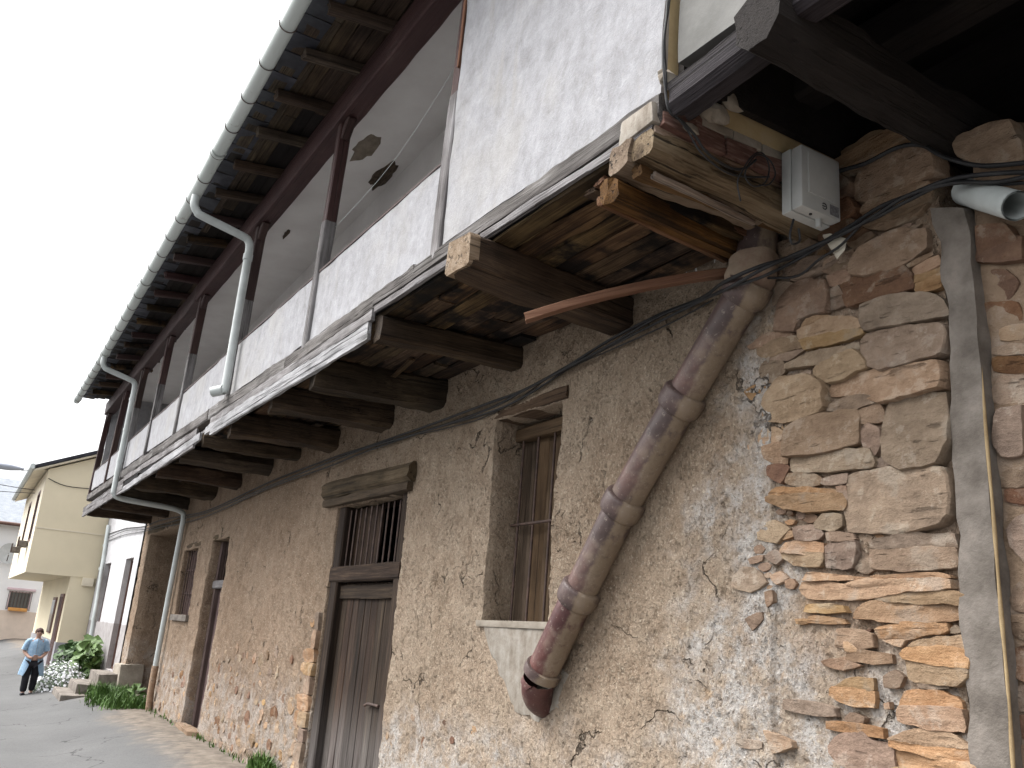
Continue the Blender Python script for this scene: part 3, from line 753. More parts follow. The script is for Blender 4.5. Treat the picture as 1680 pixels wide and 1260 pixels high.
# ---- plank door with barred fanlight
def build_door():
    d = bpy.data.objects.new('door', None); reg(d, house, Matrix.Translation((8.97, -.1, 0)))
    xl, xr = 8.00, 9.94; y = -.075
    for x in (xl + .09, xr - .13): timber('door_frame', (x, y, -.3), (x, y, 3.02), .13, .2 if x > 9 else .16, W_DOOR, d, wob=.005, up=(1, 0, 0))
    timber('transom', (xl + .02, y + .012, 2.27), (xr - .02, y + .012, 2.27), .14, .17, W_DOOR, d, wob=.005)
    a, b = xl + .17, xr - .24; n = 9; wd = (b - a) / n
    for i in range(n):
        timber('plank', (a + wd * (i + .5), y - .04 + random.uniform(-.006, .006), -.2), (a + wd * (i + .5), y - .04, 2.17), .035, wd - random.uniform(.004, .014), W_DOOR, d, wob=.002, up=(1, 0, 0), seg=8)
    timber('door_rail', (a, y - .005, 2.08), (b, y - .005, 2.08), .03, .14, W_DOOR, d, wob=.003)
    for i in range(11):
        x = a + .02 + (b - a - .04) * i / 10
        tube('bar', [(x, y, 2.34), (x, y, 2.98)], .010, IRON, d, 6, 1)
    timber('fanlight_shutter', (9.15, y - .10, 2.30), (9.15, y - .10, 3.0), .03, .3, W_DOOR, d, wob=.002, up=(1, 0, 0))
    timber('fanlight_shutter', (9.52, y - .10, 2.30), (9.52, y - .10, 3.0), .03, .42, W_DOOR, d, wob=.002, up=(1, 0, 0))
    box('fanlight_dark', (xl - .05, -.62, 2.2), (xr + .05, -.6, 3.1), BLACKW, d)  # black sheet standing in for the unlit room behind the bars
    timber('lintel', (7.86, -.03, 3.19), (10.32, -.03, 3.24), .26, .20, W_LINTEL, d, wob=.016, cham=.25)
    timber('lintel', (7.90, -.05, 3.055), (10.28, -.05, 3.09), .25, .085, W_LINTEL, d, wob=.006, cham=.12)
    lt = tube('latch', [(8.32, y + .005, 1.02), (8.55, y + .005, 1.02), (8.62, y + .02, 1.0)], .014, IRON, d, 7, 3)
build_door()
def build_narrow_door():
    d = bpy.data.objects.new('door', None); reg(d, house, Matrix.Translation((15.3, -.2, 0)))
    xl, xr, y = 14.72, 15.94, -.20
    for x in (xl + .06, xr - .08): timber('door_frame', (x, y, -.3), (x, y, 2.97), .12, .13, W_DOOR2, d, wob=.004, up=(1, 0, 0))
    timber('transom', (xl, y + .02, 2.25), (xr, y + .02, 2.25), .14, .13, W_GREY, d, wob=.004)
    n = 5; a, b = xl + .12, xr - .14; wd = (b - a) / n
    for i in range(n): timber('plank', (a + wd * (i + .5), y - .03, -.2), (a + wd * (i + .5), y - .03, 2.2), .035, wd - .01, W_DOOR2, d, wob=.002, up=(1, 0, 0), seg=5)
    for i in range(7):
        x = a + (b - a) * i / 6; tube('bar', [(x, y, 2.3), (x, y, 2.96)], .011, IRON, d, 6, 1)
    box('fanlight_dark', (xl, -.5, 2.2), (xr, -.48, 3.0), BLACKW, d)  # black sheet painted as the darkness inside
    timber('lintel', (14.6, -.1, 3.02), (16.1, -.1, 3.02), .2, .10, W_LINTEL, d, wob=.008)
    make_stone_mesh('threshold', [(14.6, -.05), (16.1, -.04), (16.05, .06), (14.65, .07)], STONE_G, d, .2, .02, n=16)
build_narrow_door()
def build_far_window():
    d = bpy.data.objects.new('window', None); reg(d, house, Matrix.Translation((17.5, -.1, 1.75)))
    xl, xr, z0, z1, y = 16.88, 18.07, 1.72, 2.92, -.13
    for i in range(4): timber('shutter_board', (xl + .3 * (i + .5), y - .02, z0), (xl + .3 * (i + .5), y - .02, z1), .03, .285, W_DOOR2, d, wob=.002, up=(1, 0, 0), seg=4)
    for zz in (z0 + .4, z0 + .82): timber('rail', (xl, y + .02, zz), (xr, y + .02, zz), .03, .04, W_DOOR2, d, wob=.002)
    for i in range(6): x = xl + .1 + i * .2; tube('bar', [(x, y + .06, z0), (x, y + .06, z1)], .01, IRON, d, 6, 1)
    box('sill', (xl - .08, -.16, z0 - .1), (xr + .08, .05, z0 + .01), CEMENT, d, .012)
    timber('lintel', (xl - .1, -.06, z1 + .05), (xr + .1, -.06, z1 + .05), .14, .1, W_LINTEL, d, wob=.006)
build_far_window()
def build_deep_door():
    d = bpy.data.objects.new('door', None); reg(d, house, Matrix.Translation((20.6, -.95, 0)))
    xl, xr, y = 18.9, 22.35, -.93
    for x in (xl + .08, 20.2, xr - .08): timber('door_frame', (x, y, -.3), (x, y, 3.45), .12, .14, W_DOOR2, d, wob=.004, up=(1, 0, 0))
    timber('transom', (xl, y + .02, 2.35), (xr, y + .02, 2.35), .12, .16, W_DOOR2, d, wob=.004)
    n = 14; wd = (xr - xl) / n
    for i in range(n): timber('plank', (xl + wd * (i + .5), y - .05, -.3), (xl + wd * (i + .5), y - .05, 2.3), .035, wd - .01, W_DOOR2, d, wob=.002, up=(1, 0, 0), seg=4)
    box('fanlight_dark', (xl, -1.3, 2.3), (xr, -1.28, 3.6), BLACKW, d)  # black backing, interior shade given as colour
    box('notice', (20.55, y + .0, 2.46), (21.0, y + .006, 2.9), plain('white_paper', [(.3, (.7, .7, .72)), (.7, (.78, .78, .8))], 3, .8, .05), d)
    timber('lintel', (18.6, -.14, 3.54), (22.6, -.14, 3.54), .3, .14, W_LINTEL, d, wob=.012)
build_deep_door()
# pier foot beside the deep doorway
box('pier_foot', (22.2, -.4, -.3), (23.12, .12, .60), CEMENT_P, house, .05, .03)

# ---- the gallery
GX0, GX1 = 2.95, 22.95
def gp(x, z, off=0.0): return Vector((x, gy(x) + off, z))
def tz(x): return -.030 * (x - 7.0)          # the whole eaves line sinks towards the far end
POSTS = [5.30, 8.0, 10.82, 13.78, 16.1, 18.45, 20.5, 22.85]
def panel_between(name, x0, x1, z0a, z0b, z1, mat, parent, th=.09, off=0.0, nx=None, wav=.008):
    nx = nx or max(8, int((x1 - x0) / .09)); nz = max(6, int((z1 - z0a) / .09)); V = []; Fc = []
    def ring(side):
        base = len(V)
        for i in range(nx + 1):
            t = i / nx; x = x0 + (x1 - x0) * t; zb = z0a + (z0b - z0a) * t + .012 * noise.noise(Vector((x * 2.5, 1, 0)))
            for j in range(nz + 1):
                s = j / nz; z = zb + (z1 - zb) * s
                V.append((x, gy(x) + off + (0 if side else -th) + (wav * fn(x * 1.8, z * 1.8, 3, 3) if side else 0), z))
        return base
    a = ring(1); b = ring(0); m = nz + 1
    for base in (a, b):
        for i in range(nx):
            for j in range(nz): q = base + i * m + j; Fc.append((q, q + m, q + m + 1, q + 1))
    for i in range(nx):
        for j in (0, nz): q = a + i * m + j; r = b + i * m + j; Fc.append((q, r, r + m, q + m))
    for j in range(nz):
        for i in (0, nx): q = a + i * m + j; r = b + i * m + j; Fc.append((q, r, r + 1, q + 1))
    bm = bmesh.new(); vs = [bm.verts.new(v) for v in V]
    for f in Fc: bm.faces.new([vs[i] for i in f])
    return bm_obj(name, bm, mat, parent, smooth=50)
xs_ = POSTS
PB = lambda x: 4.25 + .004 * (x - 5) + .02 * noise.noise(Vector((x * .4, 0, 7)))
PT = lambda x: 4.99 - .012 * (x - 5)
for a, b in zip(xs_[:-1], xs_[1:]):
    panel_between('parapet_panel', a + .055, b - .055, PB(a), PB(b), PT((a + b) / 2), WHITE, house, off=-.01)
panel_between('plaster_panel', GX0, 5.30 - .07, 4.24, 4.27, 7.1, WHITE, house, th=.12, off=.005, wav=.014)
for i, x in enumerate(POSTS):
    w_ = .13 if i == 0 else .105
    # lower half flush with the parapet, weathered grey; upper half keeps its maroon paint
    timber('post', gp(x, 4.18, -.03), gp(x, 5.5, -.05), w_, .12, W_GREY if i < 6 else W_MAROON, house, wob=.006, up=(0, 1, 0), cham=.1)
    timber('post', gp(x, 5.5, -.051), gp(x, 6.76 + tz(x), -.07), w_ * .98, .118, W_MAROON, house, wob=.003, up=(0, 1, 0), cham=.1)
    timber('brace', gp(x - .03, 6.46 + tz(x), -.068), gp(x - .17, 6.64 + tz(x), -.07), .1, .09, W_MAROON, house, wob=.003, up=(0, 1, 0))
timber('wall_plate', gp(5.0, 6.775 + tz(5), -.07), gp(14.0, 6.775 + tz(14), -.07), .2, .3, W_MAROON, house, wob=.008, cham=.06)
timber('wall_plate', gp(14.0, 6.775 + tz(14), -.07), gp(23.0, 6.775 + tz(23), -.07), .2, .3, W_MAROON, house, wob=.008, cham=.06)
timber('top_rail', gp(5.36, 4.985, -.055), gp(22.9, 4.775, -.055), .10, .03, W_MAROON, house, wob=.003)
timber('edge_trim', gp(5.25, 5.7, .012), gp(5.25, 7.1, .012), .03, .022, W_RED, house, wob=.002, up=(0, 1, 0))
# sill beam and fascia boards
for a, b in ((2.93, 5.6), (5.6, 8.5), (8.5, 11.6), (11.6, 15.2), (15.2, 19.0), (19.0, 22.98)):
    timber('sill_beam', gp(a, 4.165 + .03 * noise.noise(Vector((a, 3, 3))), -.04), gp(b, 4.165 + .03 * noise.noise(Vector((b, 3, 3))), -.04), .14, .15, W_SILL, house, wob=.014, cham=.12, seg=60)
for a, b, z0, hh in ((2.96, 4.6, 4.075, .05), (4.6, 6.25, 4.07, .05), (3.0, 6.3, 4.13, .035)):
    timber('trim_board', gp(a, z0, .03), gp(b, z0 + .006, .03), .03, hh, W_SILL if hh < .05 else W_GREY, house, wob=.008)
FAS = [(6.27, 11.3, 4.035, .085), (6.33, 11.5, 3.945, .095), (6.30, 11.2, 3.865, .05), (12.0, 17.6, 4.0, .09), (11.75, 17.5, 3.905, .10), (17.62, 22.98, 3.97, .10), (17.55, 22.96, 3.865, .10), (12.1, 22.9, 3.83, .045)]
for i, (a, b, z_, hh) in enumerate(FAS):
    timber('fascia_board', gp(a, z_, .035 - .004 * (i % 2)), gp(b, z_ + random.uniform(-.015, .015) - (.10 if a > 11 and i != 3 else 0), .035), .03, hh, W_PALE if i in (1, 2, 4) else W_GREY, house, wob=.006, seg=60, cham=.06)
# joists, hewn logs bearing on the wall
JO = [(4.76, 4.60, .27, .22, 3.90, W_DARK, .16), (6.10, 6.22, .2, .19, 3.92, W_DARK, .0), (7.5, 7.75, .34, .28, 3.90, W_DARK, -.03), (8.75, 9.0, .36, .27, 3.89, W_DARK, -.03), (10.35, 10.55, .36, .26, 3.87, W_DARK, -.03),
      (11.75, 11.9, .2, .16, 3.89, W_DARK, -.03), (13.0, 13.2, .36, .27, 3.88, W_DARK, -.03), (14.7, 14.8, .3, .24, 3.87, W_DARK, -.03), (16.4, 16.6, .36, .26, 3.86, W_DARK, -.03), (18.6, 18.6, .3, .24, 3.85, W_DARK, -.03), (20.6, 20.6, .3, .22, 3.84, W_DARK, -.03), (22.65, 22.7, .26, .2, 3.84, W_DARK, -.03)]
for i, (xw, xf, w_, h_, z_, m_, ov) in enumerate(JO):
    o = timber('joist', (xf, gy(xf) + ov, z_ + (.03 if i == 0 else 0)), (xw, -.25, z_), w_, h_, m_, house, wob=.016 if i < 2 else .035, cham=.08 if i == 0 else .17, round_=(i == 6), seg=24, endrough=.02)
    if i == 0:
        bm = bmesh.new()
        e = timber('end_grain', (xf, gy(xf) + ov + .022, z_ + .03), (xf + .005, gy(xf) + ov - .05, z_ + .03), w_ * 1.0, h_ * 1.0, W_END, o, wob=.010, cham=.10, seg=4, endrough=.012)
        bm.free()
# floor boards seen from below
for k in range(7):
    y0 = .02 + k * .168; x = 2.96 + random.uniform(0, .3)
    if k in (0,): pass
    x = 3.0
    while x < 22.9:
        L = random.uniform(2.4, 4.2); e = min(x + L, 22.93)
        if 22.93 - e < .6: e = 22.93
        tl = random.uniform(-.012, .012)
        timber('floor_board', (x, y0 + .075, 4.04 + random.uniform(-.025, .012)), (e - .01, y0 + .075 + random.uniform(-.012, .012), 4.035 + tl * 1.6), .155 + random.uniform(-.02, .008), .03, W_BOARD, house, wob=.008, seg=14)
        x = e
for k in range(16):
    x = random.uniform(6.6, 21); y = random.uniform(.15, 1.05); L = random.uniform(.5, 1.3)
    timber('splintered_board', (x, y, 3.995), (x + L, y + random.uniform(-.12, .12), 3.995 - random.uniform(.02, .10)), random.uniform(.04, .13), .018, random.choice([W_BOARD, W_DARK, W_LINTEL]), house, wob=.008, seg=8, taper=random.uniform(.3, .9), endrough=.05)
for k in range(14):
    c = Vector((random.uniform(2.88, 2.97), random.uniform(.78, 1.2), random.uniform(4.06, 4.34))); bm = bmesh.new(); bmesh.ops.create_icosphere(bm, subdivisions=2, radius=random.uniform(.025, .055)); sd2 = random.random() * 40
    for v in bm.verts: v.co = Vector((v.co.x * .7, v.co.y * 1.4, v.co.z)) * (1 + .55 * noise.noise(v.co * 22 + Vector((sd2, 0, 0))))
    bm_obj('plaster_lump', bm, CEMENT_P, house, Matrix.Translation(c), smooth=30)
box('light_stop_floor', (2.96, .0, 4.064), (22.9, 1.08, 4.09), W_DARK, house)  # added sheet that stops light leaking through the board gaps
# the rotten corner by the street end
timber('end_joist', onX(1003, 316, 3.26) + Vector((0, .02, 0)), onX(1205, 408, 3.50), .12, .13, W_ORANGE, house, wob=.012, cham=.25, endrough=.03)
timber('end_joist', onX(985, 330, 3.34), onX(1190, 425, 3.62), .045, .05, W_ORANGE, house, wob=.006, cham=.2)
for a_, b_, w_, h_, m_ in (((3.10, 1.17, 3.90), (3.22, -.1, 3.99), .07, .06, W_ORANGE), ((3.27, 1.12, 3.93), (3.40, .0, 3.97), .05, .08, W_BOARD), ((3.42, 1.16, 3.985), (3.36, .2, 3.955), .09, .03, W_ORANGE),
                           ((3.06, 1.10, 3.885), (3.14, .35, 3.90), .035, .03, W_END), ((2.97, 1.19, 4.045), (2.97, .25, 4.035), .06, .035, W_END), ((3.55, 1.13, 3.99), (3.60, .1, 3.975), .11, .025, W_DARK)):
    timber('rotten_timber', a_, b_, w_, h_, m_, house, wob=.012, cham=.2, seg=22, endrough=.02, taper=random.uniform(.6, .95))
timber('end_beam', Vector((3.02, 1.20, 3.985)), Vector((3.02, -.1, 3.95)), .17, .13, W_BEAM, house, wob=.028, cham=.16, endrough=.012, seg=26)
timber('end_beam', Vector((3.19, 1.215, 3.995)), Vector((3.15, .3, 3.97)), .16, .15, W_BEAM, house, wob=.028, cham=.14, endrough=.012, seg=24)
box('corner_block', (2.94, .96, 4.065), (3.22, 1.225, 4.205), APRON, house, .018, .022)
BR = bpy.data.objects.new('end_wall', None); reg(BR, house, Matrix.Translation((2.95, .6, 4.1)))
for k in range(4):
    y1 = 1.16 - k * .2
    box('brick', (2.915, y1 - .195, 4.06 + .0), (3.03, y1, 4.15), BRICK, BR, .003, .012)
    box('brick', (2.918, y1 - .195 - .04, 4.155), (3.03, y1 - .04, 4.21), BRICK if k < 1 else CEMENT_P, BR, .006, .005)
def endwall():
    V = []; Fc = []; n = 24; zz = [4.205, 4.26, 4.32, 4.36, 4.8, 5.4, 6.2, 7.0]
    for i in range(n + 1):
        y = 1.15 - 1.2 * i / n
        for k, z_ in enumerate(zz):
            V.append((2.92 + .012 * fn(y * 5, z_ * 5, 2, 3), y, z_ + (.012 * noise.noise(Vector((y * 9, 0, 0))) if k == 0 else 0)))
    m = len(zz)
    for i in range(n):
        for k in range(m - 1): a = i * m + k; Fc.append((a, a + 1, a + m + 1, a + m))
    mesh_obj('plaster_face', V, Fc, YPLAST, BR, smooth=60)
    box('brick_core', (2.94, -.1, 4.21), (3.06, 1.12, 7.0), BRICK, BR)
endwall()
# loose red lath hanging under the boards
timber('loose_lath', onG(862, 522, -.12) + Vector((0, 0, 0)), onY(1200, 447, .12), .06, .05, W_RED, house, wob=.003, bow=.035, cham=.08)
# gallery ceiling with two holes, inner wall, roof
def cz(x, y): return 7.04 + tz(x) + (1.12 - y) * .08
cl = box('ceiling', (2.95, -.05, 0), (23.0, 1.12, .04), CEIL, house)
for v in cl.data.vertices: v.co.z += cz(v.co.x, v.co.y)
box('inner_wall', (2.95, -.35, 4.02), (23.0, -.02, 7.75), CEIL, house)
panel_between('end_panel', 22.80, 22.97, 4.1, 4.1, 7.1, WHITE, house, th=1.3, off=-.12)
def hole_patch(px, py, rx, ry, mat, th=.03):
    v = ray(px, py); t = 1.0
    for _ in range(30):
        p = CP + v * t; t *= 1 + .6 * (cz(p.x, p.y) - p.z) / max(1, p.z - CP.z)
    c = CP + v * t; V = []; k = 22; sd_ = random.random() * 9
    for s, dz in ((1.0, .012), (.9, -th * .6), (.55, -th), (.25, -th * .8)):
        for i in range(k):
            a = 2 * math.pi * i / k; r = (1 + .45 * noise.noise(Vector((math.cos(a) * 2 + sd_, math.sin(a) * 2, 0))) + .1 * noise.noise(Vector((math.cos(a) * 5 + sd_, math.sin(a) * 5, 4)))) * s
            x, y = c.x + rx * r * math.cos(a), c.y + ry * r * math.sin(a)
            V.append((x, y, cz(x, y) + dz + .012 * noise.noise(Vector((x * 9, y * 20, sd_)))))
    V.append((c.x, c.y, cz(c.x, c.y) - th * .8)); Fc = []
    for q in range(3):
        for i in range(k): a = q * k + i; b = q * k + (i + 1) % k; Fc.append((a, b, b + k, a + k))
    for i in range(k): Fc.append((3 * k + i, 3 * k + (i + 1) % k, 4 * k))
    mesh_obj('bare_patch', V, Fc, mat, house, smooth=40)
hole_patch(602, 240, .36, .13, plain('bare_clay', [(.3, (.16, .13, .10)), (.55, (.25, .21, .165)), (.8, (.32, .275, .22))], 7, .95, .9, .02), .015)
hole_patch(628, 288, .36, .11, LATH)
hole_patch(470, 383, .16, .03, LATH)
# rafters and eaves boards
EY = 1.96
for k in range(24):
    x = 4.3 + .805 * k
    if x > 22.8: break
    j = random.uniform(-.06, .06)
    timber('rafter', (x + j, EY - .14 + random.uniform(-.05, .03), 6.885 + tz(x) + random.uniform(-.012, .012)), (x + random.uniform(-.03, .03), 1.0, 6.985 + tz(x)), .1, .1, random.choice([W_DARK, W_DARK, W_DARK, W_MAROON, W_BOARD, W_LINTEL]), house, wob=.006, endrough=.03)
for k in range(6):
    y = 1.12 + k * .14; x = 3.0
    while x < 22.9:
        e = min(x + random.uniform(2, 4), 22.95)
        zb = 7.05 - (y - 1.1) * .12
        timber('eaves_board', (x, y, zb + tz(x)), (e - .008, y, zb + tz(e) + random.uniform(-.004, .004)), .132, .022, BLACKW if random.random() < .75 else W_DARK, house, wob=.002, seg=5)
        x = e
x = 3.0
while x < 22.9:
    wd = random.uniform(.26, .42)
    o = box('eaves_slate', (x, 1.70, 6.945 + tz(x)), (x + wd - .008, EY + .1 + random.uniform(-.02, .02), 6.96 + tz(x)), SLATE, house, 0, .006)
    x += wd
rf = box('roof', (2.9, -3.0, 7.12), (23.0, EY + .06, 7.16), SLATE, house)
# shear the flat roof slab upward to the ridge
for v in rf.data.vertices:
    v.co.z += tz(v.co.x) - .1
    if v.co.y < 0: v.co.z += 1.9
# closing body of the house behind, so the roof rests on something
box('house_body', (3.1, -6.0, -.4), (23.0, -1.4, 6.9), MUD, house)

# ---- rain gutter and downpipes
gut = thing('rain_gutter', 'pale grey plastic rain gutter with brackets running under the slate eaves', 'gutter', (14, EY + .08, 6.8))
GP = [(3.0, 6.84), (5.0, 6.78), (6.7, 6.70), (8.3, 6.60), (10.4, 6.49), (13.8, 6.37), (18.0, 6.24), (22.95, 6.20)]
def gz_(x):
    for (a, za), (b, zb) in zip(GP[:-1], GP[1:]):
        if a <= x <= b: return za + (zb - za) * (x - a) / (b - a)
    return GP[-1][1]
def build_gutter():
    GYc = EY + .10; R_ = .075; V = []; Fc = []; n = 12
    xs = list(np.linspace(3.0, 22.95, 90))
    for x in xs:
        z_ = gz_(x) + .16
        for rr in (R_, R_ - .006):
            for j in range(n + 1):
                t = math.pi + math.pi * j / n
                V.append((x, GYc + rr * math.cos(t), z_ + rr * math.sin(t)))
    m = 2 * (n + 1)
    for i in range(len(xs) - 1):
        for j in range(n):
            a = i * m + j; Fc.append((a, a + 1, a + m + 1, a + m)); a += n + 1; Fc.append((a, a + m, a + m + 1, a + 1))
    mesh_obj('trough', V, Fc, GUT, gut, smooth=60)
    for x in np.arange(3.4, 22.9, .62):
        z_ = gz_(x) + .16; pts = [(x, GYc + .082 * math.cos(t), z_ + .082 * math.sin(t)) for t in [math.pi * .95 + math.pi * 1.1 * j / 12 for j in range(13)]]
        tube('bracket', pts, .0048, IRON, gut, 6, 1)
    for x in (6.1, 9.6, 14.0, 18.2):
        z_ = gz_(x) + .16; V = []; Fc = []
        for xx in (x - .07, x + .07):
            for j in range(n + 1): t = math.pi + math.pi * j / n; V.append((xx, GYc + .083 * math.cos(t), z_ + .083 * math.sin(t)))
        for j in range(n): Fc.append((j, j + 1, j + n + 2, j + n + 1))
        mesh_obj('joint_sleeve', V, Fc, GUT, gut, smooth=60)
build_gutter()
def downpipe(label, x, zb, tail, r=.05):
    t = thing('downpipe', label, 'downpipe', (x, gy(x) + .1, zb))
    yg = EY + .10; z0 = gz_(x) + .09; yp = gy(x) + .085
    tube('pipe', [(x, yg, z0), (x, yg, z0 - .12), (x, yg - .05, z0 - .2), (x, yg - .12, z0 - .235), (x + .02, yp + .12, z0 - .33), (x + .03, yp + .03, z0 - .37), (x + .03, yp, z0 - .47), (x + .03, yp, z0 - .8), (x + .03, yp, (z0 + zb) / 2), (x + .03, yp, zb)] + tail, r, PVC, t, 14, 6)
    return t, yp, z0
t1, yp, z0 = downpipe('grey downpipe ending in a short elbow on the gallery parapet, nearer the camera', 10.60, 4.36, [(10.63, gy(11) + .10, 4.29), (10.68, gy(11) + .17, 4.27)])
tube('pipe_collar', [(10.63, yp, 5.95), (10.63, yp, 6.03)], .058, PVC, t1, 14, 1); tube('elbow_socket', [(10.62, yp + .02, 4.285), (10.72, yp + .12, 4.255)], .062, PVC, t1, 14, 1)
t2, yp, z0 = downpipe('grey downpipe that drops past the gallery, crosses under it and runs down the wall', 18.25, 3.95,
    [(18.28, gy(19) + .06, 3.80), (18.27, gy(19) - .06, 3.73), (18.25, .9, 3.70), (18.27, .4, 3.68), (18.3, .16, 3.64), (18.32, .09, 3.55), (18.34, .085, 3.2), (18.42, .085, 2), (18.46, .09, .75)], .05)
for z_ in (5.6, 5.0, 4.4): tube('pipe_collar', [(18.28, yp, z_), (18.28, yp, z_ + .05)], .057, PVC, t2, 14, 1)
tube('clay_foot', [(18.46, .09, .78), (18.46, .09, .30), (18.46, .07, .0)], .06, STONE_O, t2, 10, 2)

# ---- big clay waste pipe across the wall
def build_clay():
    t = thing('clay_drain_pipe', 'thick glazed brown clay drain pipe slanting down the wall with a broken end', 'drain pipe', (4.3, .1, 1.5))
    P = [onY(px, py, .115) for px, py in ((1218, 489), (1119, 657), (1022, 828), (950, 975), (891, 1100))]
    R_ = .109
    def lathe(name, A, B, prof, mat, rag=None, n=28):
        m, L = frame(A, B, (0, 1, 0)); V = []; Fc = []
        for i, (s, r) in enumerate(prof):
            for j in range(n):
                a = 2 * math.pi * j / n; k = 1 + .015 * noise.noise(Vector((s * 3, math.cos(a), math.sin(a))))
                e = rag(a) if rag and i >= rag.first else 0
                V.append((s * L + e, r * k * math.cos(a), r * k * math.sin(a)))
        for i in range(len(prof) - 1):
            for j in range(n): a = i * n + j; b = i * n + (j + 1) % n; Fc.append((a, b, b + n, a + n))
        return mesh_obj(name, V, Fc, mat, t, m, smooth=45)
    for i in range(4):
        A, B = P[i], P[i + 1]
        lathe('pipe_section', A, B, [(-.02, R_ * .9), (0, R_), (.3, R_ * .995), (.6, R_ * .985), (.97, R_ * .98)], CLAY_R if i == 3 else CLAY)
        d = (B - A).normalized(); c = B if i < 3 else B
        if i < 3:
            lathe('collar', c - d * .07, c + d * .075, [(0, R_ * .98), (.04, R_ * 1.17), (.14, R_ * 1.25), (.55, R_ * 1.26), (.82, R_ * 1.22), (.93, R_ * 1.17), (1, R_ * 1.0)], CLAY)
    d = (P[1] - P[0]).normalized()
    lathe('collar', P[0] - d * .12, P[0] + d * .03, [(0, R_ * 1.12), (.1, R_ * 1.22), (.6, R_ * 1.26), (.85, R_ * 1.18), (1, R_)], CLAY)
    # broken elbow at the foot
    d = (P[4] - P[3]).normalized(); E0 = P[4]
    class Rag:
        first = 5
        def __call__(s, a): return .05 * noise.noise(Vector((math.cos(a) * 3, math.sin(a) * 3, 5))) + (.05 if math.sin(a) > .3 else 0)
    lathe('broken_collar', E0 - d * .03, E0 + d * .035, [(0, R_ * 1.0), (.05, R_ * 1.16), (.5, R_ * 1.2), (1, R_ * 1.17), (1, R_ * 1.05), (.3, R_ * 1.02)], CLAY)
    pts = [E0 + d * .06, E0 + d * .12 + Vector((0, -.012, 0)), E0 + d * .18 + Vector((0, -.04, -.0)), E0 + d * .23 + Vector((-.0, -.085, -.0)), E0 + d * .26 + Vector((0, -.15, 0))]
    V, Fc = tube_mesh(smooth_path(pts, 4), R_, 20, False, radii=None)
    # tear open the street side of the elbow
    V2 = []; n = 20
    for i, v in enumerate(V):
        ring = i // n; v = Vector(v)
        if ring == 0: v += d * (.06 * max(0, noise.noise(v * 14)) + (.055 if (v - pts[0]).y > .03 and (v - pts[0]).z > -.08 and (v-pts[0]).x > -.03 else 0))
        V2.append(v)
    mesh_obj('broken_elbow', V2, Fc, CLAY_R, t, smooth=50)
    box('pipe_dark', (0, 0, 0), (.001, .001, .001), CABLE, t) if False else None
    # upright piece dropping out of the gallery floor, with its red collar and mortar
    top = onY(1250, 372, .12); low = onY(1236, 440, .11)
    lathe('pipe_stub', top + Vector((0, 0, .08)), low, [(0, R_ * .98), (1, R_ * .98)], CLAY)
    V, Fc = tube_mesh(smooth_path([low + Vector((0, 0, .06)), low + Vector((.0, 0, -.02)), (low + P[0]) / 2 + Vector((0, 0, -.0)), P[0] - d * .09], 4), R_ * 1.22, 22, True)
    V = [Vector(v) + Vector((noise.noise(Vector(v) * 11), noise.noise(Vector(v) * 11 + Vector((5, 5, 5))), 0)) * .02 for v in V]
    mesh_obj('mortar_lump', V, Fc, plain('mortar_dust', [(.3, (.20, .12, .09)), (.5, (.29, .22, .165)), (.75, (.36, .29, .22))], 5, .95, .7, .01), t, smooth=60)
build_clay()

# ---- meter box, cables
def build_box():
    t = thing('junction_box', 'small light grey electrical box fixed under the corner of the gallery', 'electrical box', (2.86, .27, 3.83))
    z0, z1 = 3.84, 4.19; y0, y1 = .115, .40
    box('case', (2.845, y0, z0), (2.905, y1, z1), BOXG, t, .008)
    box('lid', (2.775, y0 + .002, z0 + .004), (2.843, y1 - .002, z1 - .004), BOXG, t, .012)
    box('lid_panel', (2.768, y0 + .045, z0 + .09), (2.777, y1 - .045, z1 - .03), BOXG, t, .004)
    box('sticker', (2.7725, y0 + .02, z0 + .018), (2.7745, y0 + .085, z0 + .075), plain('sticker_ink', [(.35, (.12, .12, .13)), (.6, (.22, .22, .23))], 60, .6, .0), t)
    # round mark beside the sticker
    pts = [(2.7735, y0 + .125 + .016 * math.cos(a), z0 + .05 + .016 * math.sin(a)) for a in [math.radians(40 + 28 * k) for k in range(11)]]
    tube('round_mark', pts, .0026, CABLE, t, 5, 1)
    tube('round_mark', [(2.7735, y0 + .112, z0 + .05), (2.7735, y0 + .14, z0 + .05)], .0022, CABLE, t, 5, 1)
    tube('screw', [(2.81, .3, z0 - .002), (2.81, .3, z0 + .01)], .008, CABLE, t, 8, 1)
    tube('cable_gland', [(2.83, .22, z0 + .01), (2.83, .22, z0 - .04)], .016, BOXG, t, 10, 1)
build_box()
def cable(name, label, pts, r, group=None):
    o = tube(name, pts, r, CABLE, None, 6, 6); tag(o, label, 'cable', group); return o
MAINC = [(1720, 285), (1640, 292), (1560, 296), (1490, 322), (1440, 347), (1390, 375), (1310, 418), (1250, 442)]
MAIN2 = [(1190, 468), (1150, 490), (1080, 520), (1000, 562), (930, 602), (860, 642), (800, 668), (700, 702), (600, 735), (540, 757), (440, 795), (345, 838), (300, 850), (262, 858), (236, 866), (205, 870), (178, 880)]
def mpts(off, jit, sd, yy=.05):
    out = []
    for i, (px, py) in enumerate(MAINC + MAIN2):
        y = yy + (.20 if 1170 < px < 1270 else .06 if px > 1270 else 0)
        p = onY(px, py + off, y); out.append(p + Vector((0, .008 * math.sin(sd + i), jit * math.sin(i * 1.9 + sd))))
    return out
cable('cable', 'black cable clipped along the wall under the joists, topmost strand of the bundle', mpts(-3, .012, 0), .011)
cable('cable', 'black cable of the wall bundle, middle strand twisting round its neighbour', mpts(2, .016, 2.1, .062), .010)
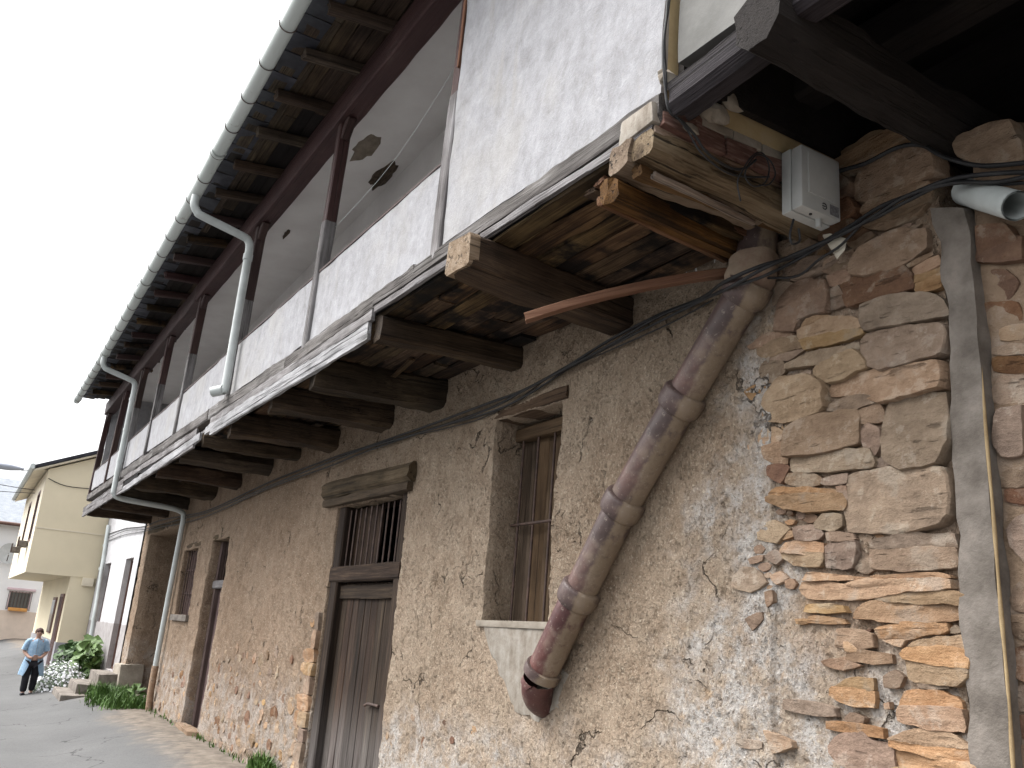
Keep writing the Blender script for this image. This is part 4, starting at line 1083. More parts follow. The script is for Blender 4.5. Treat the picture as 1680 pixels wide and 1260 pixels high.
cable('cable', 'black cable of the wall bundle, lowest of the three twisted strands', mpts(7, .014, 4.0, .045), .009)
cable('thin_cable', 'thin dark wire hanging in shallow sags below the main cable bundle', [onY(px, py, .03) for px, py in ((1170, 492), (1100, 530), (1000, 575), (960, 592), (900, 620), (850, 655), (780, 690), (690, 712))], .005)
cable('cable', 'black cable looping over the top stones at the upper right', [onY(px, py, .10) for px, py in ((1345, 296), (1380, 280), (1420, 268), (1470, 243), (1510, 238), (1550, 258), (1610, 272), (1690, 266))], .011)
cable('cable', 'loose black cable sagging below the bundle beside the clay pipe', [onY(px, py, .11) for px, py in ((1225, 455), (1270, 456), (1310, 452), (1345, 425), (1380, 402), (1420, 360))], .007)
cable('corner_cable', 'black cable hanging down the near corner of the white plaster panel', [onX(px, py, 2.875) for px, py in ((1104, -60), (1098, 0), (1090, 60), (1092, 120), (1093, 160), (1100, 185), (1120, 200), (1140, 222), (1155, 245), (1175, 262), (1200, 276), (1222, 276), (1240, 262))], .007)
cable('corner_cable', 'second thinner wire running beside the corner cable to the grey box', [onX(px, py, 2.865) for px, py in ((1099, -60), (1094, 20), (1088, 80), (1095, 165), (1128, 214), (1150, 250), (1190, 282), (1225, 290), (1262, 290))], .005)
cable('wire_coil', 'loose coil of thin wire hanging beside the grey electrical box', [onX(px, py, 2.85) for px, py in ((1215, 330), (1210, 300), (1218, 280), (1235, 255), (1252, 252), (1262, 275), (1255, 300), (1235, 305), (1222, 285), (1240, 255), (1262, 262), (1272, 285), (1262, 302), (1245, 304))], .004)
cable('wire_loop', 'short wire loop hanging below the grey electrical box', [onX(px, py, 2.83) for px, py in ((1302, 360), (1296, 385), (1300, 400), (1312, 395), (1310, 375))], .006)
# a broken tile stuck behind the cables
V = [onY(px, py, .09) for px, py in ((1350, 385), (1362, 383), (1390, 392), (1386, 410), (1374, 424), (1362, 405))]
o = mesh_obj('tile_shard', [*V, *[v + Vector((.012, -.012, 0)) for v in V]], [(0, 1, 2, 3, 4, 5), (11, 10, 9, 8, 7, 6)] + [(i, i + 6, (i + 1) % 6 + 6, (i + 1) % 6) for i in range(6)], plain('cream_glaze', [(.3, (.5, .44, .33)), (.7, (.62, .58, .5))], 8, .5, .1), None)
tag(o, 'cream shard of broken tile caught behind the black cables', 'tile shard')
# clothes line in the gallery
o = tube('clothes_line', [gp(5.25, 6.05, -.1), gp(6.6, 5.62, -.12), gp(8.0, 5.45, -.1)], .0018, PVC, None, 5, 4); tag(o, 'thin pale clothes line strung across the open gallery bay', 'line')

# ------------------------------------------------------------------ the neighbouring stone house on the right
nb = thing('neighbour_house', 'stone house at the right edge with a dark timber jetty over a rubble wall', 'house', (.5, 0, 0))
def build_nb():
    xs = lines([(-4, 0, 30), (0, 2.17, 70)]); zs = lines([(-.5, 4.1, 120)])
    V = []; Fc = []
    for x in xs:
        for z_ in zs: V.append((x, -.05 + .02 * fn(x * 2, z_ * 2, 4, 4), z_ + (.12 * noise.noise(Vector((x * 3, 0, 5))) if z_ > 4.0 else 0)))
    n = len(zs)
    for i in range(len(xs) - 1):
        for j in range(n - 1): a = i * n + j; Fc.append((a, a + 1, a + n + 1, a + n))
    b = NB('earth_mortar'); v = b.coord(); nn = b.noise(v, 5, 7, .65); n3 = b.noise(v, 40, 4, .7)
    col = b.ramp(nn, [(.3, (.16, .11, .075)), (.5, (.25, .18, .125)), (.66, (.31, .25, .2)), (.8, (.42, .38, .35))])
    m = b.done(col, .95, b.math('ADD', nn, n3), .8, .014, .15)
    wl = mesh_obj('wall', V, Fc, m, nb, smooth=180)
    box('wall_core', (-4, -.6, -.5), (2.16, -.1, 4.0), m, nb)
    stones(NA, 2.624, 1180, 380, wl, -.05, .05); stones(NBt, 2.74, 1180, 800, wl, -.05, .05)
    make_stone_mesh('stone', W2([(1395, 660), (1500, 610), (1640, 575), (1700, 690), (1700, 755), (1500, 760), (1400, 720)], 2.8, 1080, 0, -.03), STONE_G, wl, .06, -.03)
    make_stone_mesh('stone', W2([(1480, 1050), (1600, 1040), (1650, 1100), (1600, 1180), (1490, 1180)], 2.8, 1080, 0, -.03), STONE_D, wl, .05, -.04)
    z_ = -.1
    while z_ < 3.9:
        h = random.uniform(.09, .24); x = -1.2 + random.uniform(0, .3)
        while x < 1.62:
            wd = random.uniform(.14, .45); e = min(x + wd, 1.66 + random.uniform(-.05, .02))
            if e - x > .06: make_stone_mesh('stone', [(x, z_), (e, z_ + random.uniform(-.015, .015)), (e - random.uniform(0, .02), z_ + h), (x + random.uniform(0, .02), z_ + h)], MATS[random.choice('ssrgo')], wl, .05, -.05, n=12)
            x = e + random.uniform(.015, .03)
        z_ += h + random.uniform(.015, .03)
    # stub of plastic waste pipe in the wall
    p = onY(1596, 318, -.02); q = onY(1668, 338, .16)
    V, Fc = tube_mesh([p + (p - q) * .2, p, q], .062, 18, False); V2, F2 = tube_mesh([q, p], .055, 18, False)
    mesh_obj('waste_pipe', V + V2, Fc + [tuple(i + len(V) for i in f) for f in F2], PVC, nb, smooth=60)
    # jetty: front beam, joists, plaster panel, dark loft
    panel_between('plaster_panel', -3.5, 2.84, 4.34, 4.36, 7.0, CEMENT_N, nb, th=.1, off=.0, wav=.01)
    timber('front_beam', gp(2.86, 4.19, -.05), gp(2.32, 4.22, -.05), .17, .2, BEAMW, nb, wob=.014, cham=.25, endrough=.04)
    timber('front_beam', gp(2.18, 4.26, -.05), gp(-3.5, 4.24, -.05), .16, .18, BEAMW, nb, wob=.014, cham=.2)
    for i, x in enumerate((2.25, 1.0, -.3, -1.7)):
        timber('joist', (x, gy(x) + .1, 4.20), (x, -.5, 4.18), .24, .28, BLACKW, nb, wob=.035, cham=.3, seg=18, endrough=.02)
    timber('inner_beam', (3.2, .25, 4.62), (-3.5, .2, 4.6), .2, .22, BLACKW, nb, wob=.01)
    for k in range(8):
        y = -.3 + k * .165
        timber('floor_board', (2.88, y, 4.86), (-3.5, y, 4.86), .165, .03, BLACKW, nb, wob=.004, seg=8)
    box('loft_back', (-4, -.75, 3.9), (2.9, -.62, 5.2), BLACKW, nb)
    box('loft_side', (2.86, -.7, 4.3), (2.9, 1.1, 4.95), BLACKW, nb)
    box('upper_body', (-4, -5, -.4), (2.3, -.76, 7.0), CEMENT_P, nb)
    box('roof', (-4.2, -5, 7.0), (2.85, 1.5, 7.06), SLATE, nb)
build_nb()

# ------------------------------------------------------------------ houses down the street
def wall_with_windows(name, mat, parent, o, ux, uz, L, H, wins, th=.2, frame_mat=None, pane_mat=None, inset=.1):
    """a wall sheet from corner o along ux (unit) and up z with real window openings; wins = (u0,u1,v0,v1)"""
    us = sorted({0, L, *[q for w_ in wins for q in w_[:2]]}); vs = sorted({0, H, *[q for w_ in wins for q in w_[2:4]]})
    nrm = ux.cross(Vector((0, 0, 1))).normalized()
    if nrm.dot(CP - o) < 0: nrm = -nrm
    bm = bmesh.new(); g = {}
    for u in us:
        for v in vs: g[u, v] = bm.verts.new(o + ux * u + Vector((0, 0, v)))
    for a, b in zip(us[:-1], us[1:]):
        for c, d in zip(vs[:-1], vs[1:]):
            if any(w_[0] <= (a + b) / 2 <= w_[1] and w_[2] <= (c + d) / 2 <= w_[3] for w_ in wins): continue
            bm.faces.new((g[a, c], g[b, c], g[b, d], g[a, d]))
    E = [e for e in bm.edges if len(e.link_faces) == 1 and any(all(w_[0] - .01 <= (v.co - o).dot(ux) <= w_[1] + .01 and w_[2] - .01 <= (v.co - o).z <= w_[3] + .01 for v in e.verts) for w_ in wins)]
    if E:
        r = bmesh.ops.extrude_edge_only(bm, edges=E)
        for q in r['geom']:
            if isinstance(q, bmesh.types.BMVert): q.co -= nrm * inset
    ob = bm_obj(name, bm, mat, parent)
    for w_ in wins:
        c = [o + ux * w_[i] + Vector((0, 0, w_[j])) - nrm * (inset - .012) for i, j in ((0, 2), (1, 2), (1, 3), (0, 3))]
        wo_ = mesh_obj('window', [*c, *[p - nrm * .03 for p in c]], [(0, 1, 2, 3), (7, 6, 5, 4), (0, 4, 5, 1), (1, 5, 6, 2), (2, 6, 7, 3), (3, 7, 4, 0)], pane_mat, parent)
        f = .05
        for A, B in ((c[0], c[1]), (c[1], c[2]), (c[2], c[3]), (c[3], c[0])):
            m_, L_ = frame(A + nrm * .02, B + nrm * .02, nrm)
            box('frame', (0, -f, -.02), (L_, f, .02), frame_mat, wo_, m=m_)
    return ob
def wmat(name, c, s=2.0, d=.12):
    return plain(name, [(.3, tuple(q * (1 - d) for q in c)), (.55, c), (.8, tuple(min(.85, q * (1 + d * .6)) for q in c))], s, .9, .25, .004, bscale=30)
BROWNF = plain('brown_frame', [(.3, (.10, .055, .045)), (.7, (.17, .10, .08))], 8, .6, .1)
GLASS = plain('dim_glass', [(.3, (.05, .055, .06)), (.7, (.09, .095, .1))], 1, .15, .0, spec=.5)
BRICKF = plain('bricked_window', [(.3, (.16, .11, .09)), (.7, (.25, .185, .16))], 9, .85, .6, .01)
TX, TZ = Vector((1, 0, 0)), Vector((0, 0, 1))
# whitewashed cottage next door
cot = thing('white_cottage', 'white plastered cottage with grey foot and two tall windows beyond the gallery house', 'house', (26, 0, 0))
def make_cot():
    b = NB('white_and_grey_plaster'); v = b.coord(); X, Y, Z = b.sep(v); n = b.noise(v, 4, 7, .65)
    wh = b.ramp(n, [(.3, (.34, .335, .34)), (.5, (.46, .455, .465)), (.7, (.53, .53, .54))]); gr = b.ramp(n, [(.3, (.22, .20, .20)), (.6, (.33, .31, .305)), (.8, (.40, .38, .37))])
    col = b.mix(b.range(b.math('MULTIPLY_ADD', n, .06, Z), 1.46, 1.43), wh, gr)
    return b.done(col, .92, n, .4, .008)
wall_with_windows('wall', make_cot(), cot, Vector((23.06, .03, -.4)), TX, TZ, 7.0, 7.0, [(.75, 1.95, .75, 3.4), (4.55, 5.75, 1.8, 3.4)], frame_mat=BROWNF, pane_mat=BRICKF, inset=.18)
box('side_wall', (30.0, -6, -.4), (30.06, .03, 6.6), CEMENT_P, cot); box('roof', (23.07, -6, 6.6), (30.2, .4, 6.7), SLATE, cot)
box('back_wall', (23.1, -6, -.4), (30, -5.8, 6.6), CEMENT_P, cot)
t3 = thing('downpipe', 'grey downpipe at the far edge of the white cottage, before the yellow house', 'downpipe', (29.9, .1, 0))
tube('pipe', [onY(px, py, .1) for px, py in ((178, 862), (172, 900), (160, 980), (148, 1050), (138, 1105))], .055, PVC, t3, 10, 3)
for q in ((172, 897), (165, 935), (153, 1018)): p = onY(*q, .1); tube('pipe_collar', [p, p + Vector((0, 0, .07))], .063, PVC, t3, 10, 1)
# yellow house with overhanging upper floor
yh = thing('yellow_house', 'pale yellow two storey house with an overhanging upper floor', 'house', (33, 0, 0))
YEL = wmat('yellow_paint', (.68, .60, .44), .9, .07); YELP = wmat('pale_yellow_paint', (.68, .61, .48)); GRYB = wmat('grey_plinth', (.30, .295, .31))
def build_yellow():
    X0 = 30.1; YF, YG = 1.95, .74
    box('ground_floor', (X0 + .02, -6, .72), (40, YG, 2.6), YEL, yh); box('plinth', (X0, -6, -.4), (40, YG + .03, .72), GRYB, yh)
    # upper floor: gable wall towards us with the roof slope as its top edge
    ridge = -2.2; ze, zr = 5.62, 5.62 + (YF - ridge) * .45
    prof = [(YF, 2.6), (YF, ze), (ridge, zr), (-6, zr - 1.7), (-6, 2.6)]
    V = [(X0, y, z_) for y, z_ in prof] + [(40, y, z_) for y, z_ in prof]
    mesh_obj('upper_floor', V, [(0, 1, 2, 3, 4), (9, 8, 7, 6, 5), (0, 4, 9, 5), (1, 6, 7, 2), (2, 7, 8, 3), (3, 8, 9, 4)], YEL, yh)
    wall_with_windows('front_wall', YELP, yh, Vector((X0 + .003, YF + .004, 2.6)), TX, TZ, 9.9, ze - 2.6, [(1.2, 2.5, 1.0, 2.5), (5.2, 6.5, 1.0, 2.5)], frame_mat=BROWNF, pane_mat=GLASS, inset=.05)
    box('string_course', (X0 - .02, -6, 3.88), (X0 - .001, YF + .02, 3.92), YELP, yh)
    # eaves
    sl_ = .45
    for nm, x0, x1, th, m_ in (('roof', X0 - .25, 40.2, .1, SLATE), ('soffit', X0 - .2, 40.1, .05, YELP)):
        o_ = .0 if nm == 'roof' else -.07
        y0 = YF + .38; V = []
        for x in (x0, x1):
            for y in (y0, ridge):
                z_ = ze + .12 + (YF - y) * sl_ + o_
                V += [(x, y, z_), (x, y, z_ + th)]
        mesh_obj(nm, V, [(0, 1, 3, 2), (4, 6, 7, 5), (0, 4, 5, 1), (2, 3, 7, 6), (1, 5, 7, 3), (0, 2, 6, 4)], m_, yh)
    V, Fc = tube_mesh([(X0 - .25, YF + .43, ze + .0), (40.2, YF + .43, ze + .0)], .08, 10); mesh_obj('gutter', V, Fc, PVC, yh, smooth=60)
    for x in (X0 + 1.6, X0 + 5.6):
        pb = box('window_box', (x + .1, YF + .02, 3.40), (x + .8, YF + .26, 3.58), CEMENT, yh, .02)
        for k in range(6): tube('bar', [(x + .12 + .13 * k, YF + .27, 3.40), (x + .12 + .13 * k, YF + .27, 3.70)], .012, IRON, pb, 5, 1)
    # ground floor openings on the street side
    for x, z0, z1, wd in ((X0 + .5, -.3, 2.1, 1.0), (X0 + 2.6, .9, 2.0, 1.1)):
        dd = box('door' if z0 < 0 else 'window', (x, YG - .02, z0), (x + wd, YG + .045, z1), BROWNF, yh, .01)
        box('leaf', (x + .09, YG + .03, z0 + .05), (x + wd - .09, YG + .055, z1 - .09), GLASS if z0 > 0 else W_DOOR2, dd)
    box('lamp_box', (X0 - .1, .1, 2.36), (X0, .42, 2.6), YELP, yh, .02)
    tube('wire', [(X0 - .03, 1.9, 5.35), (X0 - .04, 1.4, 5.2), (X0 - .04, .6, 5.22), (X0 - .04, -.5, 5.25)], .012, CABLE, yh, 5, 4)
build_yellow()
# white house closing the street
fh = thing('far_white_house', 'white house with a grey slate roof closing the far end of the street', 'house', (57, 2, 0))
def build_far():
    X0 = 55.0; SAL = wmat('salmon_plinth', (.66, .55, .46)); WH = wmat('far_white', (.78, .77, .76), 1, .05); PINK = wmat('pink_surround', (.62, .48, .50))
    wall_with_windows('wall', WH, fh, Vector((X0, -9, 1.35)), Vector((0, 1, 0)), TZ, 24, 4.5, [(9.1, 10.15, -.0 + .62 - .55, 1.0), (14, 15.1, .5, 1.6), (9.0, 10.2, 2.6, 3.8), (14, 15.2, 2.6, 3.8)], frame_mat=PINK, pane_mat=GLASS, inset=.15)
    box('plinth', (X0 - .04, -9, -.5), (X0 + .3, 15, 1.35), SAL, fh)
    box('side_wall', (X0 + .1, -8.98, -.4), (X0 + 8, -8.9, 5.8), WH, fh); box('side_wall', (X0 + .1, 14.9, -.4), (X0 + 8, 14.98, 5.8), WH, fh)
    V = [(X0 - .5, -9.4, 5.75), (X0 - .5, 15.4, 5.75), (X0 + 4.5, 15.4, 8.6), (X0 + 4.5, -9.4, 8.6), (X0 + 9.5, -9.4, 5.75), (X0 + 9.5, 15.4, 5.75)]
    b = NB('far_slates'); v = b.coord(); br = b.n('ShaderNodeTexBrick'); br.inputs['Scale'].default_value = 3.0
    mp = b.n('ShaderNodeMapping'); mp.inputs['Rotation'].default_value = (0, 0, math.radians(90)); b.l(b.tc.outputs['Object'], mp.inputs[0]); b.l(mp.outputs[0], br.inputs[0])
    br.inputs['Color1'].default_value = (.20, .22, .25, 1); br.inputs['Color2'].default_value = (.28, .30, .33, 1); br.inputs['Mortar'].default_value = (.12, .13, .15, 1); br.inputs['Mortar Size'].default_value = .012
    m_ = b.done(b.mix(.35, br.outputs[0], b.ramp(b.noise(v, 2, 5, .6), [(.3, (.16, .18, .2)), (.7, (.33, .35, .38))])), .8)
    rr = mesh_obj('roof', [*V, *[(x, y, z_ - .12) for x, y, z_ in V]], [(0, 1, 2, 3), (3, 2, 5, 4), (6, 9, 8, 7), (9, 10, 11, 8), (0, 6, 7, 1), (0, 3, 9, 6), (3, 4, 10, 9), (1, 7, 8, 2), (2, 8, 11, 5), (4, 5, 11, 10)], m_, fh)
    V, Fc = tube_mesh([(X0 - .55, -9.4, 5.72), (X0 - .55, 15.4, 5.72)], .09, 8); mesh_obj('gutter', V, Fc, BROWNF, fh, smooth=60)
    # grille and flower box on the small window, pink hood
    y0, y1, z0, z1 = .08, 1.18, 1.40, 2.35
    for k in range(8): tube('bar', [(X0 - .08, y0 + k * (y1 - y0) / 7, z0), (X0 - .08, y0 + k * (y1 - y0) / 7, z1)], .014, IRON, fh, 5, 1)
    box('window_hood', (X0 - .12, y0 - .12, z1 + .05), (X0 + .02, y1 + .12, z1 + .17), PINK, fh, .02)
    fb = box('flower_box', (X0 - .3, y0 + .1, z0 - .05), (X0 - .1, y1 - .1, z0 + .12), plain('orange_box', [(.3, (.5, .22, .06)), (.7, (.6, .32, .1))], 6, .7), fh, .02)
build_far()
dish = thing('satellite_dish', 'white satellite dish on the wall of the far white house', 'satellite dish', (54.9, 1.6, 4.3))
def build_dish():
    c = onX(14, 908, 54.6); V = []; Fc = []; n = 18
    for i, r in enumerate((.05, .2, .36, .48)):
        for j in range(n): a = 2 * math.pi * j / n; V.append((-.35 * r * r, r * math.cos(a), r * math.sin(a) * 1.1))
    for i in range(3):
        for j in range(n): a = i * n + j; b = i * n + (j + 1) % n; Fc.append((a, b, b + n, a + n))
    Fc.append(tuple(range(n)))
    mesh_obj('reflector', V, Fc, BOXG, dish, Matrix.Translation(c), smooth=60)
    tube('arm', [c + Vector((-.02, 0, -.4)), c + Vector((-.4, 0, -.1))], .02, IRON, dish, 6, 1); tube('bracket', [c, c + Vector((.4, 0, -.1))], .03, IRON, dish, 6, 1)
build_dish()
# street lamp on a wall arm at the left edge of the picture
lamp = thing('street_lamp', 'grey street lamp head on a long arm at the upper left edge', 'street lamp', (31, 6.0, -.33))
def build_lamp():
    c = onX(12, 766, 31); V = []; Fc = []; n = 12
    for t, r in ((-.5, .03), (-.42, .12), (-.2, .17), (.1, .16), (.35, .09), (.45, .05)):
        for j in range(n): a = 2 * math.pi * j / n; V.append((r * math.cos(a), -t, r * .6 * math.sin(a)))
    for i in range(5):
        for j in range(n): a = i * n + j; b = i * n + (j + 1) % n; Fc.append((a, b, b + n, a + n))
    Fc += [tuple(range(n)), tuple(range(5 * n, 6 * n))]
    mesh_obj('lamp_head', V, Fc, wmat('lamp_grey', (.33, .35, .4)), lamp, Matrix.Translation(c), smooth=60)
    tube('arm', [c + Vector((0, .4, 0)), c + Vector((0, 1.6, -.1)), Vector((c.x, 6.0, c.z - .7))], .035, IRON, lamp, 8, 4)
    tube('pole', [(c.x, 6.0, -.35), (c.x, 6.0, c.z - .5)], .07, IRON, lamp, 12, 1)
    p = onX(60, 772, 31); o_ = tube('overhead_wire', [c + Vector((0, -.45, .05)), (c + p) / 2 + Vector((0, 0, -.05)), Vector((30.2, 1.9, p.z))], .012, CABLE, None, 5, 3)
    tag(o_, 'thin wire from the street lamp to the eaves of the yellow house', 'wire')
build_lamp()
for k, (a, b, lab) in enumerate((((0, 795), (57, 804), 'upper of two thin wires crossing in front of the slate roof'), ((0, 806), (57, 809), 'lower of two thin wires crossing in front of the slate roof'))):
    A = onX(a[0], a[1], 34); B = onX(b[0], b[1], 34)
    o_ = tube('overhead_wire', [A + (A - B) * 3 + Vector((0, 0, .1)), A, B], .011, CABLE, None, 5, 4); tag(o_, lab, 'wire')

# ------------------------------------------------------------------ steps, plants
def gpt(px, py, z_): return onZ(px, py, z_)
for nm, lo, hi, lab in (('stone_step', (22.35, .1, -.3), (23.75, .50, .36), 'topmost worn stone step against the cottage wall'),
                        ('stone_step', (21.95, .25, -.35), (23.6, .95, .15), 'middle worn stone step below the cottage wall'),
                        ('stone_step', (21.6, .5, -.4), (23.5, 1.25, -.03), 'lowest stone step, nearly sunk in the road')):
    o_ = box(nm, lo, hi, CEMENT, None, .03, .02); tag(o_, lab, 'step', 'steps by the cottage')
def leafmat(name, c, d=.4):
    b = NB(name); v = b.coord(); oi = b.n('ShaderNodeObjectInfo'); n = b.noise(v, 7, 4, .6)
    col = b.ramp(n, [(.3, tuple(q * (1 - d) for q in c)), (.7, tuple(q * (1 + d) for q in c))])
    m = b.done(col, .6, None); b.b.inputs['Subsurface Weight'].default_value = .0
    return m
LEAF = leafmat('leaf_green', (.075, .13, .032)); LEAFD = leafmat('leaf_dark', (.045, .085, .028)); GRASSM = leafmat('grass_green', (.06, .12, .022))
PETAL = plain('white_petal', [(.3, (.62, .63, .66)), (.7, (.74, .74, .76))], 6, .7, .0)
def grass(name, label, region, n, hmin, hmax, big=0):
    V = []; Fc = []
    for i in range(n):
        x, y = region(); h = random.uniform(hmin, hmax) * (.55 + .6 * abs(noise.noise(Vector((x * 2.3, y * 4, 1)))) * 1.6); a = random.random() * 6.28; ln = random.uniform(.1, .75) * h; w_ = random.uniform(.006, .013)
        z0 = gz(x, y) - .01; dx, dy = math.cos(a), math.sin(a); px, py = -dy * w_, dx * w_; b = len(V)
        V += [(x - px, y - py, z0), (x + px, y + py, z0), (x + dx * ln * .4 + px * .8, y + dy * ln * .4 + py * .8, z0 + h * .6), (x + dx * ln * .4 - px * .8, y + dy * ln * .4 - py * .8, z0 + h * .6), (x + dx * ln, y + dy * ln, z0 + h * random.uniform(.75, 1))]
        Fc += [(b, b + 1, b + 2, b + 3), (b + 3, b + 2, b + 4)]
    o_ = mesh_obj(name, V, Fc, GRASSM, None); o_['kind'] = 'stuff'; o_['label'] = label; o_['category'] = 'grass'; return o_
CL = [(random.uniform(18.8, 22.1), random.uniform(.05, .65), random.uniform(.08, .25)) for _ in range(20)]
def reg1():
    c = random.choice(CL); return min(22.2, max(18.6, random.gauss(c[0], c[2]))), max(.02, min(1.25, abs(random.gauss(c[1], c[2] * .7))))
grass('grass', 'thick green grass growing at the foot of the deep doorway', reg1, 4600, .08, .40)
def reg2(): return random.gauss(11.0, .22), abs(random.gauss(.05, .07)) + .03
grass('grass', 'small green tuft of weeds at the wall foot left of the plank door', reg2, 420, .1, .34)
def reg3(): return random.uniform(12, 18.5), abs(random.gauss(.03, .05)) + .03
grass('grass', 'sparse weeds along the foot of the mud wall', reg3, 160, .04, .14)
def leaf_plant(name, label, base, spread, n, size, mat, hmax, stems=6):
    t = thing(name, label, 'plant', base); V = []; Fc = []; base = Vector(base)
    SV = []; SF = []
    for i in range(n):
        a = random.random() * 6.28; r = math.sqrt(random.random()); h = random.uniform(.15, 1) * hmax * (1 - .35 * r)
        c = base + Vector((spread[0] * r * math.cos(a), spread[1] * r * math.sin(a), h)); s = size * random.uniform(.55, 1.2)
        nn = Vector((random.gauss(-.3, .5), random.gauss(.5, .5), random.uniform(.3, 1.1))).normalized(); u = nn.orthogonal().normalized(); v = nn.cross(u); ro = random.random() * 6.28
        uu = u * math.cos(ro) + v * math.sin(ro); vv = nn.cross(uu); b = len(V); k = 9
        V.append(c - nn * s * .12)
        for q in range(k):
            th = 2 * math.pi * q / k; rr = s * (1 + .25 * math.cos(3 * th)) * (1.0 if q else 1.25); V.append(c + (uu * math.cos(th) + vv * math.sin(th)) * rr * .6 + nn * .08 * s * math.cos(2 * th))
        Fc += [(b, b + 1 + q, b + 1 + (q + 1) % k) for q in range(k)]
        if i % 3 == 0:
            o_, f_ = tube_mesh([base + Vector((random.gauss(0, .08), random.gauss(0, .08), 0)), (base + c) / 2 + Vector((0, 0, .1)), c], .012, 5); SF += [tuple(q + len(SV) for q in f) for f in f_]; SV += o_
    mesh_obj('foliage', V, Fc, mat, t, smooth=180); mesh_obj('stems', SV, SF, LEAFD, t)
    return t
pA = onZ(172, 1122, -.05)
leaf_plant('squash_plant', 'broad leaved green plant climbing beside the grey cottage foot', (25.6, .42, -.1), (.75, .3), 150, .2, LEAF, 1.35)
leaf_plant('leafy_shrub', 'dark leafy shrub just behind the white flowering bush', (27.4, .62, -.1), (.8, .35), 170, .15, LEAFD, 1.05)
leaf_plant('leafy_weed', 'upright weed with long leaves beside the deep doorway', (19.3, .22, 0), (.22, .15), 26, .12, LEAF, .55)
def flower_bush():
    c0 = Vector((24.9, .98, -.25)); t = thing('flowering_bush', 'low rounded bush covered in small white flowers beside the road', 'bush', c0); V = []; Fc = []; PV = []; PF = []
    for i in range(2600):
        d = Vector((random.gauss(0, 1), random.gauss(0, 1), abs(random.gauss(0, 1)))).normalized() * random.uniform(.75, 1.02)
        k = 1 + .15 * noise.noise(d * 2.5); p = c0 + Vector((d.x * 1.05 * k, d.y * .62 * k, d.z * .68 * k))
        nn = (d + Vector((random.gauss(0, .4), random.gauss(0, .4), random.gauss(.2, .4)))).normalized(); u = nn.orthogonal().normalized(); v = nn.cross(u)
        if random.random() < .42 and d.z > .05:
            s = random.uniform(.018, .036); b = len(PV); PV += [p + nn * .04 + (u * math.cos(q * 1.2566) + v * math.sin(q * 1.2566)) * s for q in range(5)]; PF.append(tuple(range(b, b + 5)))
        else:
            s = random.uniform(.03, .06); b = len(V); V += [p - u * s, p + v * s * .4, p + u * s, p - v * s * .4]; Fc.append((b, b + 1, b + 2, b + 3))
    mesh_obj('foliage', V, Fc, leafmat('grey_green_leaf', (.13, .17, .11)), t); mesh_obj('flowers', PV, PF, PETAL, t)
flower_bush()

# ------------------------------------------------------------------ the woman walking towards us
def skin_mesh(name, joints, edges, mat, parent, m, sub=2, root=0):
    me = bpy.data.meshes.new(name); me.from_pydata([j[0] for j in joints], edges, []); me.update()
    o_ = bpy.data.objects.new(name, me); COL.objects.link(o_)
    sk = o_.modifiers.new('skin', 'SKIN'); sk.use_smooth_shade = True
    if not me.skin_vertices: me.skin_vertices.new()
    for i, j in enumerate(joints):
        r = j[1]; me.skin_vertices[0].data[i].radius = r if isinstance(r, tuple) else (r, r)
    me.skin_vertices[0].data[root].use_root = True
    ss = o_.modifiers.new('sub', 'SUBSURF'); ss.levels = sub; ss.render_levels = sub
    dg = bpy.context.evaluated_depsgraph_get(); ev = o_.evaluated_get(dg); nm = bpy.data.meshes.new_from_object(ev)
    COL.objects.unlink(o_); bpy.data.objects.remove(o_)
    nm.materials.clear(); nm.materials.append(mat); nm.polygons.foreach_set('use_smooth', [True] * len(nm.polygons))
    return reg(bpy.data.objects.new(name, nm), parent, m)
